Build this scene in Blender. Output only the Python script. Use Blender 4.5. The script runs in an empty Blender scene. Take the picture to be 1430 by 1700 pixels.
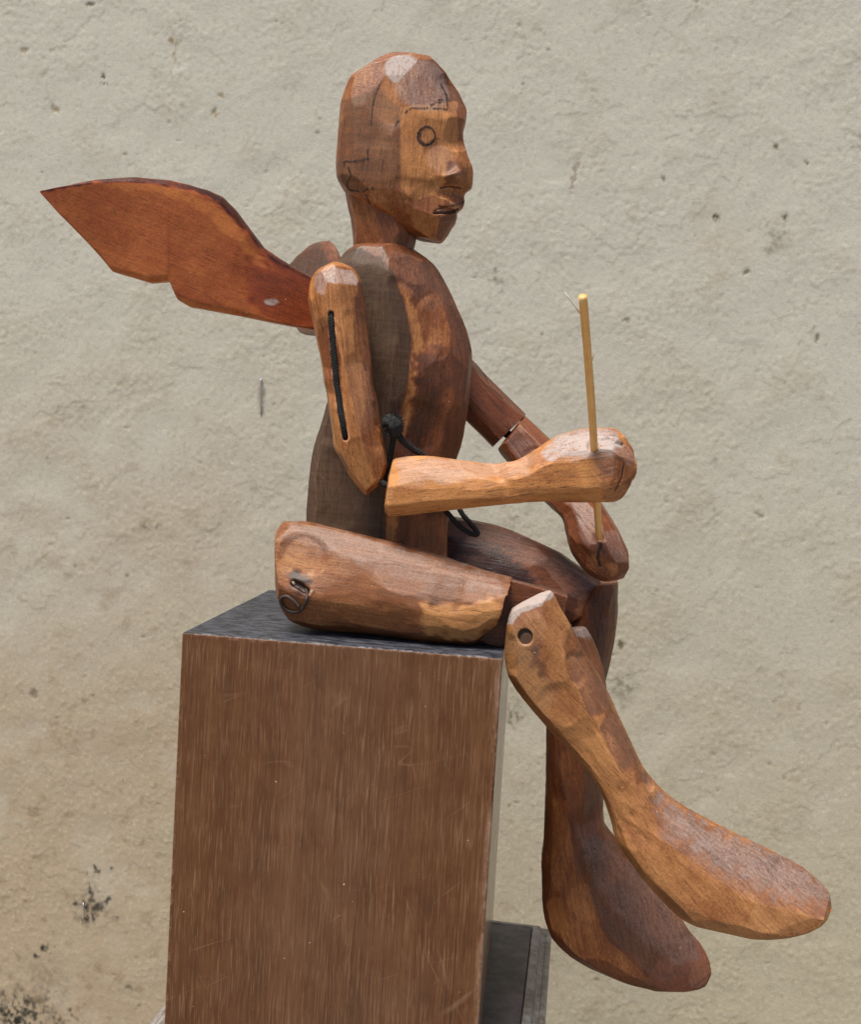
import bpy, math, random
import numpy as np
from mathutils import Vector, Matrix
random.seed(7)
rng = np.random.default_rng(11)
SC = bpy.context.scene
COL = SC.collection

# ------------------------------------------------------------------ camera
F, CX, CY = 1750.0, 715.0, 850.0                 # focal length and centre in photo pixels (1430 x 1700)
PED_W, PED_D = 0.2665, 0.275                     # pedestal; its front top left corner is the world origin
_y = np.array([908.8 - CX, CY - 750.8, -F]); _y /= np.linalg.norm(_y)
_z = np.array([0.0607, 1.0, 0.0]); _z[2] = (_y[0]*_z[0] + _y[1]*_z[1]) / -_y[2]; _z /= np.linalg.norm(_z)
_x = np.cross(_y, _z)
RC = np.stack([_x, _y, _z], 1)                   # world -> camera
_d = 0.875
CAMP = -RC.T @ np.array([(302-CX)/F*_d, -(1050-CY)/F*_d, -_d])
cam = bpy.data.cameras.new('camera'); camo = bpy.data.objects.new('camera', cam); COL.objects.link(camo)
cam.sensor_fit = 'VERTICAL'; cam.sensor_height = 24.0; cam.lens = F/1700*24.0
cam.clip_start = 0.02; cam.clip_end = 200
M = Matrix([[*RC[0]], [*RC[1]], [*RC[2]]]).transposed().to_4x4(); M.translation = Vector(CAMP)
camo.matrix_world = M
SC.camera = camo
cam.dof.use_dof = True; cam.dof.focus_distance = 0.93; cam.dof.aperture_fstop = 11.0

# ------------------------------------------------------------------ sky, sun, exposure
SUN_EL, SUN_AZ = math.radians(66), math.radians(212)     # compass style azimuth, 0 = +Y, clockwise
W = bpy.data.worlds.new('World'); SC.world = W; W.use_nodes = True
wn = W.node_tree; wn.nodes.clear()
sky = wn.nodes.new('ShaderNodeTexSky'); sky.sky_type = 'NISHITA'; sky.sun_disc = False
sky.sun_elevation = SUN_EL; sky.sun_rotation = SUN_AZ; sky.dust_density = 1.5; sky.air_density = 1.0
bg = wn.nodes.new('ShaderNodeBackground'); bg.inputs['Strength'].default_value = 0.085
wo = wn.nodes.new('ShaderNodeOutputWorld')
wn.links.new(sky.outputs[0], bg.inputs[0]); wn.links.new(bg.outputs[0], wo.inputs[0])
sl = bpy.data.lights.new('sun', 'SUN'); sl.energy = 4.0; sl.angle = math.radians(24); sl.color = (1, .93, .82)
so = bpy.data.objects.new('sun', sl); COL.objects.link(so)
sd = Vector((math.sin(SUN_AZ)*math.cos(SUN_EL), math.cos(SUN_AZ)*math.cos(SUN_EL), math.sin(SUN_EL)))
so.rotation_euler = sd.to_track_quat('Z', 'Y').to_euler()
vs = SC.view_settings
vs.view_transform = 'Standard'; vs.look = 'None'; vs.exposure = 0.40; vs.gamma = 1.0; vs.use_curve_mapping = False

# ------------------------------------------------------------------ geometry helpers
def un(px, py, Y):
    """points on the plane(s) of world depth Y seen at photo pixels"""
    px, py, Y = np.broadcast_arrays(np.asarray(px, float), np.asarray(py, float), np.asarray(Y, float))
    r = np.stack([(px-CX)/F, -(py-CY)/F, -np.ones_like(px)], -1) @ RC
    t = (Y-CAMP[1])/r[..., 1]
    return CAMP + t[..., None]*r
def proj(P):
    q = (P-CAMP) @ RC.T
    return np.stack([CX+F*q[..., 0]/-q[..., 2], CY-F*q[..., 1]/-q[..., 2]], -1)
def pchip(t, y, x):
    h = np.diff(t)[:, None]; d = np.diff(y, axis=0)/h
    m = np.zeros_like(y)
    if len(t) > 2:
        w1 = 2*h[1:]+h[:-1]; w2 = h[1:]+2*h[:-1]
        ok = d[1:]*d[:-1] > 0
        with np.errstate(divide='ignore', invalid='ignore'):
            m[1:-1] = np.where(ok, (w1+w2)/(w1/d[:-1]+w2/d[1:]), 0)
    m[0] = d[0]; m[-1] = d[-1]
    i = np.clip(np.searchsorted(t, x, 'right')-1, 0, len(t)-2)
    hh = h[i]; s = ((x-t[i])[:, None])/hh
    return (2*s**3-3*s**2+1)*y[i]+(s**3-2*s**2+s)*hh*m[i]+(-2*s**3+3*s**2)*y[i+1]+(s**3-s**2)*hh*m[i+1]
def waves(P, scale, n=14, seed=0):
    """smooth pseudo noise, about -1..1"""
    r = np.random.default_rng(seed)
    k = r.normal(size=(n, 3))*scale; ph = r.uniform(0, 6.28, n)
    return np.sin(P @ k.T + ph).sum(-1)/math.sqrt(n)*.8
def in_poly(p, poly):
    x, y = p[:, 0], p[:, 1]; ins = np.zeros(len(p), bool); n = len(poly)
    for i in range(n):
        x1, y1 = poly[i]; x2, y2 = poly[(i+1) % n]
        if y1 == y2: continue
        c = ((y1 > y) != (y2 > y)) & (x < (x2-x1)*(y-y1)/(y2-y1)+x1)
        ins ^= c
    return ins
def d_line(p, line):
    best = np.full(len(p), 1e9); line = np.asarray(line, float)
    for a, b in zip(line[:-1], line[1:]):
        ab = b-a; t = np.clip(((p-a) @ ab)/(ab @ ab+1e-9), 0, 1)
        best = np.minimum(best, np.linalg.norm(p-(a+t[:, None]*ab), axis=1))
    return best
def d_poly(p, poly):
    d = d_line(p, list(poly)+[poly[0]])
    return np.where(in_poly(p, poly), d, -d)

class Part:
    """carved piece of wood: dense loft through outlines with real depth, whittled flat by knife cuts"""
    def __init__(self, st, polys, res=.001, vdir=None, fit=True, soft=3, cap=(.0, .0), seed=0, uneven=.0003, tone=0., lin=False, grain=None):
        st = np.array([s[:6] for s in st], float); self.seed = seed
        polys = [np.array(p, float) for p in polys]
        A, B = un(st[:, 0], st[:, 1], st[:, 4]), un(st[:, 2], st[:, 3], st[:, 4])
        mid = (A+B)/2
        t = np.r_[0, np.cumsum(np.linalg.norm(np.diff(mid, axis=0), axis=1)+.3*np.abs(np.diff(np.linalg.norm(A-B, axis=1))))]
        n = max(8, int(t[-1]/res))
        x = np.linspace(0, t[-1], n)
        S = np.stack([np.interp(x, t, st[:, k]) for k in range(6)], -1) if lin else pchip(t, st, x)
        pj = np.linspace(0, 1, len(polys)); fx = x/t[-1]
        if len(polys) == 1: polys = polys*2; pj = np.array([0, 1.])
        K = len(polys[0])
        pl = np.stack([np.stack([np.interp(fx, pj, [p[k][c] for p in polys]) for c in (0, 1)], -1) for k in range(K)], 1)
        hw = np.linalg.norm(A-B, axis=1).max()/2; hdm = st[:, 5].max()
        el = np.linalg.norm((np.roll(polys[0], -1, 0)-polys[0])*[hw, hdm], axis=1)
        ne = np.maximum(2, (el/res).astype(int))
        ring = np.concatenate([pl[:, k, None]+(np.roll(pl, -1, 1)[:, k, None]-pl[:, k, None])*np.linspace(0, 1, ne[k], endpoint=False)[None, :, None] for k in range(K)], 1)
        for _ in range(soft*3): ring = ring*.5+(np.roll(ring, 1, 1)+np.roll(ring, -1, 1))*.25
        vd = np.array([0, 1., 0]) if vdir is None else np.array(vdir, float)/np.linalg.norm(vdir)
        a, b = S[:, 0:2].copy(), S[:, 2:4].copy()
        for it in range(6 if fit else 1):
            P0, P1 = un(a[:, 0], a[:, 1], S[:, 4]), un(b[:, 0], b[:, 1], S[:, 4])
            c, h = (P0+P1)/2, (P1-P0)/2
            V = c[:, None]+ring[..., 0:1]*h[:, None]+ring[..., 1:2]*S[:, 5][:, None, None]*vd
            if not fit or it == 5: break
            q = proj(V); dr = S[:, 2:4]-S[:, 0:2]; L = np.linalg.norm(dr, axis=1, keepdims=True); dr = dr/np.maximum(L, 1e-6)
            e = ((q-S[:, None, 0:2])*dr[:, None]).sum(-1)
            a -= dr*e.min(1)[:, None]*.8; b -= dr*(e.max(1)-L[:, 0])[:, None]*.8
        gc = np.stack([np.broadcast_to(x[:, None], ring.shape[:2]), ring[..., 0]*np.linalg.norm(h, axis=1)[:, None], ring[..., 1]*S[:, 5][:, None]], -1)
        # caps
        for side in (0, 1):
            R0 = V[0] if side == 0 else V[-1]; g0 = gc[0] if side == 0 else gc[-1]
            cc = R0.mean(0); rad = np.linalg.norm(R0-cc, axis=1).mean()
            ax = (V[0].mean(0)-V[min(6, n-1)].mean(0)) if side == 0 else (V[-1].mean(0)-V[-min(7, n)].mean(0))
            ax = ax/np.linalg.norm(ax)
            m = max(3, int(rad/res))
            sc = np.linspace(1, 0.01, m+1)[1:]
            dome = np.sqrt(np.maximum(0, 1-sc**2))*cap[side]
            rr = cc+(R0-cc)[None]*sc[:, None, None]+ax*dome[:, None, None]
            gg = np.stack([np.broadcast_to((g0[:, 0]+(-1 if side == 0 else 1)*0)[None], (m, len(R0))), g0[None, :, 1]*sc[:, None], g0[None, :, 2]*sc[:, None]], -1)
            if side == 0: V = np.concatenate([rr[::-1], V]); gc = np.concatenate([gg[::-1], gc])
            else: V = np.concatenate([V, rr]); gc = np.concatenate([gc, gg])
        self.G = V.shape[:2]
        self.V = V.reshape(-1, 3); self.gc = gc.reshape(-1, 3)
        nr, npn = self.G
        i = np.arange(nr-1)[:, None]*npn; j = np.arange(npn)[None]; j2 = (j+1) % npn
        self.Fq = np.stack([i+j, i+j2, i+npn+j2, i+npn+j], -1).reshape(-1, 4)
        p = self.V[self.Fq]; cen = self.V.mean(0)
        vol = (np.cross(p[:, 1]-p[:, 0], p[:, 2]-p[:, 0])*(p[:, 0]-cen)).sum()
        if vol < 0: self.Fq = self.Fq[:, ::-1]; self.flip = True
        # the grain runs straight through each piece, along its longest axis
        d0 = self.V-cen; w_, e_ = np.linalg.eigh(d0.T @ d0 if grain is None else np.eye(3))
        if grain is None: ax_ = e_[:, 2]
        else: ax_ = np.array(grain, float)/np.linalg.norm(grain)
        a1 = np.cross(ax_, [0, 1., 0]); a1 /= np.linalg.norm(a1); a2 = np.cross(ax_, a1)
        self.gc = np.stack([d0 @ ax_, d0 @ a1, d0 @ a2], -1)
        self.smooth(1)
        self.paint = np.zeros((len(self.V), 4)); self.paint[:, 3] = 1; self.paint[:, 0] = tone
        self.upd()
        if uneven:
            self.V = self.V+self.N*(waves(self.V, 90, seed=seed)*uneven+waves(self.V, 260, seed=seed+5)*uneven*.35)[:, None]
            self.upd()
    def smooth(self, it, lam=.5):
        V = self.V.reshape(*self.G, 3).copy()
        for _ in range(it):
            D = (np.roll(V, 1, 1)+np.roll(V, -1, 1))/2
            E = V.copy(); E[1:-1] = (V[2:]+V[:-2])/2
            V = V*(1-lam)+(D+E)/2*lam
        self.V = V.reshape(-1, 3)
    def upd(self):
        p = self.V[self.Fq]
        fn = np.cross(p[:, 2]-p[:, 0], p[:, 3]-p[:, 1])
        N = np.zeros_like(self.V)
        for k in range(4):
            for c in range(3): N[:, c] += np.bincount(self.Fq[:, k], fn[:, c], len(N))
        self.N = N/np.maximum(np.linalg.norm(N, axis=1, keepdims=True), 1e-12)
        self.q = proj(self.V)
        view = self.V-CAMP
        self.vis = (self.N*view).sum(1) < 0
        self.mmpx = np.linalg.norm(view, axis=1).mean()/F
    def seedpt(self, px, py):
        d = np.hypot(self.q[:, 0]-px, self.q[:, 1]-py)+np.where(self.vis, 0, 1e4)
        k = np.argsort(d)[:12]
        return self.V[k].mean(0), self.N[k].mean(0), k
    def cut(self, px, py, h=.0012, r=22, tone=None, tilt=(0, 0, 0), worn=None, cap=7.):
        p, nn, _ = self.seedpt(px, py); h = h*1.45
        R = r*self.mmpx; dd = np.linalg.norm(self.V-p, axis=1)
        near = (dd < max(R*.3, .0022)) & ((self.N @ nn) > .2)
        nrm = self.N[near].mean(0) if near.any() else nn
        nrm = nrm+np.array(tilt, float); nrm /= np.linalg.norm(nrm)
        s = (self.V-p) @ nrm + h
        fall = np.clip((2.9*R-dd)/(.9*R), 0, 1)*np.clip(((self.N @ nn)+.6)/.3, 0, 1)
        dis = np.clip(s, 0, cap*h)*fall
        self.V = self.V-nrm*dis[:, None]
        m = np.clip(dis/(h*.12), 0, 1)*np.clip((2.2*R-dd)/(.3*R), 0, 1)
        if tone is not None: self.paint[:, 0] = self.paint[:, 0]*(1-m*.8)+tone*m*.8
        if worn: self.paint[:, 1] = np.maximum(self.paint[:, 1], worn*m)
    def whittle(self, n, h=.0007, r=16, seed=1, tones=.12):
        rr = np.random.default_rng(seed); self.upd()
        for k in range(n):
            i = rr.integers(len(self.V))
            for _ in range(20):
                if self.vis[i]: break
                i = rr.integers(len(self.V))
            self.cut(self.q[i, 0], self.q[i, 1], h*rr.uniform(.5, 1.4), r*rr.uniform(.6, 1.5), self.paint[i, 0]+rr.uniform(-tones, tones))
            if k % 4 == 3: self.upd()
        self.upd()
    def facet(self, sp=.015, k=.85, seed=1, tones=.13, along=.45, hmax=.0013):
        """knife facets all over: flat strokes, longer along the grain, only as deep as the roundness there needs"""
        rr = np.random.default_rng(seed); self.upd()
        Q = self.gc*np.array([along, 1, 1]); order = rr.permutation(len(Q))[:6000]
        keep = []
        for i in order:
            if all(((Q[i]-Q[j])**2).sum() > sp*sp for j in keep): keep.append(i)
        for i in keep:
            d2 = ((Q-Q[i])**2).sum(1); loc = np.where(d2 < (1.5*sp)**2)[0]
            fac = self.N[loc] @ self.N[i]; loc = loc[fac > -.4]; fac = fac[fac > -.4]
            if len(loc) < 30: continue
            dl = np.sqrt(d2[loc]); c = (dl < .3*sp) & (fac > .15)
            if c.sum() < 5: continue
            n = self.N[loc[c]].mean(0); n /= np.linalg.norm(n); p = self.V[loc[c]].mean(0)
            s_ = (self.V[loc]-p) @ n
            ring = (dl > .45*sp) & (dl < .65*sp) & (fac > .15)
            if ring.sum() < 5: continue
            sag = -np.percentile(s_[ring], 70)
            if sag < .00006: continue
            h = min(sag*k, hmax)
            dis = np.clip(s_+h, 0, 2.5*h)*np.clip((1.45*sp-dl)/(.35*sp), 0, 1)
            self.V[loc] -= n*dis[:, None]
            m = np.clip(dis/(h*.12), 0, 1)*np.clip((1.2*sp-dl)/(.1*sp), 0, 1)
            self.paint[loc, 0] += (rr.uniform(-tones, tones))*m
        self.upd()
    def bump(self, px, py, r, amt, ry=None, ang=0):
        c, s = math.cos(ang), math.sin(ang)
        dx, dy = self.q[:, 0]-px, self.q[:, 1]-py
        e = ((dx*c+dy*s)/r)**2+((-dx*s+dy*c)/(ry or r))**2
        w = np.exp(-e)*self.vis
        self.V = self.V+self.N*(w*amt)[:, None]; self.upd()
    def groove(self, line, w, depth, dark=0., vec=None, edge=.35):
        d = d_line(self.q, line)
        m = np.clip((w-d)/(w*edge), 0, 1)*self.vis
        n = -self.N if vec is None else np.broadcast_to(np.array(vec, float), self.N.shape)
        self.V = self.V+n*(m*depth)[:, None]
        self.paint[:, 2] = np.maximum(self.paint[:, 2], 0)
        if dark: self.paint[:, 0] = self.paint[:, 0]*(1-m)+(-dark)*m
        self.upd()
    def area(self, poly, ch, val, feather=5, add=False, allsides=False):
        wob = waves(self.V, 350, seed=self.seed+3)*feather*.5
        m = np.clip((d_poly(self.q, poly)+wob)/feather+.5, 0, 1)
        if not allsides: m = m*self.vis
        if add: self.paint[:, ch] += val*m
        else: self.paint[:, ch] = self.paint[:, ch]*(1-m)+val*m
    def build(self, name, mat, parent, label=None):
        # sharp ridges between knife cuts are rubbed pale
        self.upd()
        L = self.V.copy(); self.smooth(6, .6); k = ((L-self.V)*self.N).sum(1); self.V = L
        rid = np.clip((k-.00010)/.00022, 0, 1)*np.clip(.55+.6*waves(L, 500, seed=self.seed+9), 0, 1)*(self.paint[:, 0] > -.85)
        self.paint[:, 0] += rid*.45; self.paint[:, 1] = np.maximum(self.paint[:, 1], rid*.22)
        self.smooth(1, .35)
        me = bpy.data.meshes.new(name)
        nv, nf = len(self.V), len(self.Fq)
        me.vertices.add(nv); me.vertices.foreach_set('co', self.V.astype(np.float32).ravel())
        me.loops.add(nf*4); me.loops.foreach_set('vertex_index', self.Fq.astype(np.int32).ravel())
        me.polygons.add(nf); me.polygons.foreach_set('loop_start', np.arange(0, nf*4, 4, dtype=np.int32))
        me.polygons.foreach_set('loop_total', np.full(nf, 4, np.int32))
        me.polygons.foreach_set('use_smooth', np.ones(nf, bool))
        at = me.attributes.new('gc', 'FLOAT_VECTOR', 'POINT')
        at.data.foreach_set('vector', (self.gc+np.array([self.seed*.37, self.seed*.11, self.seed*.07])).astype(np.float32).ravel())
        at = me.attributes.new('paint', 'FLOAT_COLOR', 'POINT'); at.data.foreach_set('color', self.paint.astype(np.float32).ravel())
        me.update(); me.validate()
        me.materials.append(mat)
        return link(name, me, parent, label)
    def surf(self, px, py, off=.0003):
        P, Nn, _ = self.seedpt(px, py)
        # the point on this pixel's ray, at the depth of the surface there
        w = un(px, py, P[1])
        return w+Nn*off, Nn

def link(name, me, parent=None, label=None):
    o = bpy.data.objects.new(name, me); COL.objects.link(o)
    if parent: o.parent = parent
    if label: o['label'] = label
    return o
def mesh(name, V, Fc, mat, parent=None, label=None, smooth=True, gc=None):
    me = bpy.data.meshes.new(name); me.from_pydata([tuple(v) for v in V], [], [tuple(f) for f in Fc]); me.update()
    if smooth: me.polygons.foreach_set('use_smooth', [True]*len(me.polygons))
    me.materials.append(mat)
    return link(name, me, parent, label)
def smooth_path(P, n):
    P = np.array(P, float); t = np.r_[0, np.cumsum(np.linalg.norm(np.diff(P, axis=0), axis=1))]
    x = np.linspace(0, t[-1], n)
    # catmull rom
    m = np.gradient(P, t, axis=0)
    i = np.clip(np.searchsorted(t, x, 'right')-1, 0, len(t)-2); h = (t[i+1]-t[i])[:, None]; s = ((x-t[i])[:, None])/h
    return (2*s**3-3*s**2+1)*P[i]+(s**3-2*s**2+s)*h*m[i]+(-2*s**3+3*s**2)*P[i+1]+(s**3-s**2)*h*m[i+1]
def tube_geo(P, r, k=10, jit=0., flat=1.):
    P = np.asarray(P); n = len(P); r = np.broadcast_to(r, n)
    T = np.gradient(P, axis=0); T /= np.linalg.norm(T, axis=1, keepdims=True)
    up = np.array([.3, -.8, .5]); V = []; Fc = []
    nn = np.cross(T[0], up); nn /= np.linalg.norm(nn)
    for i in range(n):
        nn = nn-T[i]*(nn @ T[i]); nn /= np.linalg.norm(nn); b = np.cross(T[i], nn)
        for j in range(k):
            a = 2*math.pi*j/k; rr = r[i]*(1+jit*rng.normal())
            V.append(P[i]+(nn*math.cos(a)+b*math.sin(a)*flat)*rr)
    for i in range(n-1):
        for j in range(k):
            Fc.append((i*k+j, i*k+(j+1) % k, (i+1)*k+(j+1) % k, (i+1)*k+j))
    Fc.append(tuple(range(k))[::-1]); Fc.append(tuple(range((n-1)*k, n*k)))
    return V, Fc
def fix_normals(o):
    import bmesh
    bm = bmesh.new(); bm.from_mesh(o.data); bmesh.ops.recalc_face_normals(bm, faces=bm.faces); bm.to_mesh(o.data); bm.free()
def tube(name, P, r, mat, parent=None, k=10, jit=0., label=None):
    V, Fc = tube_geo(P, r, k, jit); o = mesh(name, V, Fc, mat, parent, label); fix_normals(o)
    for p in o.data.polygons:
        if len(p.vertices) > 4: p.use_smooth = False
    return o
def empty(name, loc):
    o = bpy.data.objects.new(name, None); COL.objects.link(o); o.location = loc; o.empty_display_size = .02
    return o
def adopt(root):
    """children were built in world space: keep them there"""
    bpy.context.view_layer.update()
    for c in root.children: c.matrix_parent_inverse = root.matrix_world.inverted()

# ------------------------------------------------------------------ materials
class Nodes:
    def __init__(self, name):
        self.m = bpy.data.materials.new(name); self.m.use_nodes = True
        self.t = self.m.node_tree; self.t.nodes.clear()
        self.out = self.t.nodes.new('ShaderNodeOutputMaterial'); self.b = self.t.nodes.new('ShaderNodeBsdfPrincipled')
        self.t.links.new(self.b.outputs[0], self.out.inputs[0])
    def put(self, sock, v):
        if isinstance(v, bpy.types.NodeSocket): self.t.links.new(v, sock)
        elif isinstance(v, bpy.types.Node): self.t.links.new(v.outputs[0], sock)
        elif v is not None: sock.default_value = v
    def n(self, kind, **kw):
        nd = self.t.nodes.new(kind)
        for k, v in kw.items():
            if k.startswith('i_'): self.put(nd.inputs[int(k[2:])], v)
            else: setattr(nd, k, v)
        return nd
    def math(self, op, a, b=None, c=None, clamp=False):
        nd = self.n('ShaderNodeMath', operation=op, use_clamp=clamp)
        for i, v in enumerate((a, b, c)): self.put(nd.inputs[i], v)
        return nd.outputs[0]
    def vmath(self, op, a, b=None, out=0):
        nd = self.n('ShaderNodeVectorMath', operation=op)
        for i, v in enumerate((a, b)): self.put(nd.inputs[i], v)
        return nd.outputs[out]
    def noise(self, vec, scale, detail=4, rough=.55, dist=0., col=False):
        nd = self.n('ShaderNodeTexNoise'); self.put(nd.inputs['Vector'], vec)
        nd.inputs['Scale'].default_value = scale; nd.inputs['Detail'].default_value = detail
        nd.inputs['Roughness'].default_value = rough; nd.inputs['Distortion'].default_value = dist
        return nd.outputs[1 if col else 0]
    def voro(self, vec, scale, feature='F1'):
        nd = self.n('ShaderNodeTexVoronoi', feature=feature); self.put(nd.inputs['Vector'], vec); nd.inputs['Scale'].default_value = scale
        return nd.outputs['Distance']
    def ramp(self, f, stops):
        nd = self.n('ShaderNodeValToRGB'); cr = nd.color_ramp
        while len(cr.elements) < len(stops): cr.elements.new(.5)
        for e, (p, c) in zip(cr.elements, stops):
            e.position = p; e.color = (*c, 1) if len(c) == 3 else c
        self.put(nd.inputs[0], f); return nd.outputs[0]
    def rng(self, f, a, b, lo=0., hi=1., smooth=False):
        nd = self.n('ShaderNodeMapRange', clamp=True)
        if smooth: nd.interpolation_type = 'SMOOTHSTEP'
        self.put(nd.inputs[0], f)
        for i, v in enumerate((a, b, lo, hi)): self.put(nd.inputs[i+1], v)
        return nd.outputs[0]
    def mix(self, f, a, b, mode='MIX'):
        nd = self.n('ShaderNodeMix', data_type='RGBA', blend_type=mode)
        self.put(nd.inputs[0], f)
        for s, v in ((nd.inputs[6], a), (nd.inputs[7], b)):
            self.put(s, (*v, 1) if isinstance(v, tuple) and len(v) == 3 else v)
        return nd.outputs[2]
    def bump(self, h, strength, dist, nrm=None):
        nd = self.n('ShaderNodeBump'); nd.inputs['Strength'].default_value = strength; nd.inputs['Distance'].default_value = dist
        self.put(nd.inputs['Height'], h); self.put(nd.inputs['Normal'], nrm); return nd.outputs[0]
    def fin(self, col, rough, nrm=None, spec=.5, coat=0., coat_r=.3):
        self.put(self.b.inputs['Base Color'], (*col, 1) if isinstance(col, tuple) else col)
        self.put(self.b.inputs['Roughness'], rough); self.put(self.b.inputs['Normal'], nrm)
        self.put(self.b.inputs['Specular IOR Level'], spec)
        self.b.inputs['Coat Weight'].default_value = coat; self.b.inputs['Coat Roughness'].default_value = coat_r
        return self.m

def wood(name, dark, mid, lite, rough=.48, patina=(.098, .052, .025), rasp=.5, gr=1.):
    N = Nodes(name)
    at = N.n('ShaderNodeAttribute', attribute_name='gc'); gc = at.outputs['Vector']
    pa = N.n('ShaderNodeAttribute', attribute_name='paint'); sp = N.n('ShaderNodeSeparateColor'); N.put(sp.inputs[0], pa.outputs['Color'])
    tone, worn, pat = sp.outputs[0], sp.outputs[1], sp.outputs[2]  # second channel: rubbed pale wood, plus painted sky sheen and highlights
    wob = N.vmath('SCALE', N.vmath('SUBTRACT', N.noise(gc, 22, 1, col=True), (.5, .5, .5)), None); wob.node.inputs[3].default_value = .006
    g = N.vmath('ADD', gc, wob)
    bands = N.noise(N.vmath('MULTIPLY', g, (5., 75., 75.)), 1., 3, .6)
    streak = N.noise(N.vmath('MULTIPLY', g, (20., 380., 380.)), 1., 2, .6)
    pore = N.noise(N.vmath('MULTIPLY', g, (60., 760., 760.)), 1., 1, .5)
    saw = N.noise(N.vmath('MULTIPLY', gc, (420., 14., 14.)), 1., 1, .5)
    blot = N.noise(gc, 30., 4, .65)
    fine = N.noise(gc, 520., 2, .6)
    v = N.math('ADD', .50, N.math('MULTIPLY', tone, .62))
    v = N.math('ADD', v, N.math('MULTIPLY', N.math('SUBTRACT', bands, .5), .48*gr))
    v = N.math('ADD', v, N.math('MULTIPLY', N.math('SUBTRACT', streak, .5), .42*gr))
    v = N.math('ADD', v, N.math('MULTIPLY', N.math('SUBTRACT', blot, .5), .48))
    v = N.math('ADD', v, N.math('MULTIPLY', N.math('SUBTRACT', fine, .5), .36))
    c = N.ramp(v, [(.0, dark), (.27, tuple(x*.45+y*.55 for x, y in zip(mid, dark))), (.52, mid), (.98, lite)])
    ps = N.math('ADD', .75, N.math('MULTIPLY', N.math('SUBTRACT', N.math('ADD', streak, saw), 1.), 1.3), clamp=True)
    c = N.mix(N.math('MULTIPLY', ps, pat, clamp=True), c, patina)
    pores = N.rng(pore, .60, .72, 0, .55*gr)
    c = N.mix(pores, c, tuple(x*.4 for x in dark))
    grime = N.rng(N.noise(gc, 75., 3, .7), .62, .78, 0, .42)
    c = N.mix(grime, c, (.045, .024, .014))
    wf = N.math('MULTIPLY', worn, N.rng(N.math('ADD', N.math('MULTIPLY', streak, .6), N.math('MULTIPLY', fine, .6)), .38, .78, .15, 1.), clamp=True)
    c = N.mix(wf, c, (.43, .355, .325))
    chip = N.rng(N.noise(gc, 260., 1, .5), .80, .815, 0, .7)
    c = N.mix(chip, c, (.62, .42, .26))
    rg = N.math('ADD', rough, N.math('MULTIPLY', N.math('SUBTRACT', blot, .5), .3))
    rg = N.math('ADD', rg, N.math('MULTIPLY', N.math('MAXIMUM', worn, pat), .22), clamp=True)
    hgt = N.math('SUBTRACT', N.math('ADD', N.math('MULTIPLY', fine, rasp), N.math('MULTIPLY', streak, .4)), N.math('MULTIPLY', pores, .6))
    nr = N.bump(hgt, .6, .0007)
    return N.fin(c, rg, nr, .42, .06, .35)

M_wood = wood('carved_wood', (.032, .011, .006), (.228, .070, .021), (.60, .262, .083), gr=.85)
M_tan = wood('dry_wood', (.035, .013, .007), (.225, .079, .025), (.57, .27, .095), .52, gr=.7)
M_red = wood('red_wood', (.04, .008, .005), (.31, .062, .014), (.60, .19, .042), .44, gr=.55)
M_dk = wood('brown_wood', (.03, .009, .006), (.19, .055, .019), (.45, .17, .058), .42)

def simple(name, col, rough, nscale=300., var=.5, bump=.3, bd=.0005, spec=.5, metal=0.):
    N = Nodes(name); tc = N.n('ShaderNodeTexCoord').outputs['Object']
    f = N.noise(tc, nscale, 5, .65)
    c = N.mix(f, tuple(x*(1-var) for x in col), tuple(min(1, x*(1+var)) for x in col))
    N.b.inputs['Metallic'].default_value = metal
    return N.fin(c, rough, N.bump(f, bump, bd), spec)
M_cord = simple('black_cord', (.032, .031, .032), .9, 1500., .9, 1., .0012, .3)
M_wire = simple('rusty_wire', (.07, .05, .045), .6, 900., .6, .6, .0004, .4, .4)
M_hole = simple('dark_hole', (.012, .008, .006), .9)
M_plug = simple('peg_wood', (.085, .04, .022), .6, 500., .6)
M_chip = simple('pale_chip', (.68, .55, .38), .7, 600., .35)
M_flake = simple('paint_flake', (.7, .68, .62), .6, 300., .15)
M_steel = simple('staple_steel', (.45, .45, .46), .35, 300., .2, .1, .0002, .5, .8)

def bamboo():
    N = Nodes('bamboo'); tc = N.n('ShaderNodeTexCoord').outputs['Object']
    g = N.vmath('MULTIPLY', tc, (1400., 1400., 25.))
    s = N.noise(g, 1., 3, .6); b = N.noise(tc, 90., 3)
    c = N.ramp(N.math('ADD', N.math('MULTIPLY', s, .7), N.math('MULTIPLY', b, .35)), [(.2, (.45, .18, .04)), (.42, (.82, .42, .12)), (.75, (.90, .62, .28))])
    return N.fin(c, .5, N.bump(s, .5, .0004))
M_bamboo = bamboo()
def pencil():
    N = Nodes('pencil_line'); tc = N.n('ShaderNodeTexCoord').outputs['Object']
    f = N.noise(tc, 1700., 3, .7)
    N.put(N.b.inputs['Alpha'], N.rng(f, .36, .56, .12, .95))
    return N.fin((.012, .011, .013), .6)
M_pencil = pencil()

def plaster():
    N = Nodes('old_plaster'); P = N.n('ShaderNodeTexCoord').outputs['Object']
    at = N.n('ShaderNodeAttribute', attribute_name='tint').outputs['Color']
    f = N.noise(P, 380., 2, .7)
    c = N.mix(1., at, N.mix(f, (.80, .80, .79), (1.15, 1.15, 1.15)), 'MULTIPLY')
    return N.fin(c, .9, N.bump(f, .30, .0014), .2)

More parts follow.
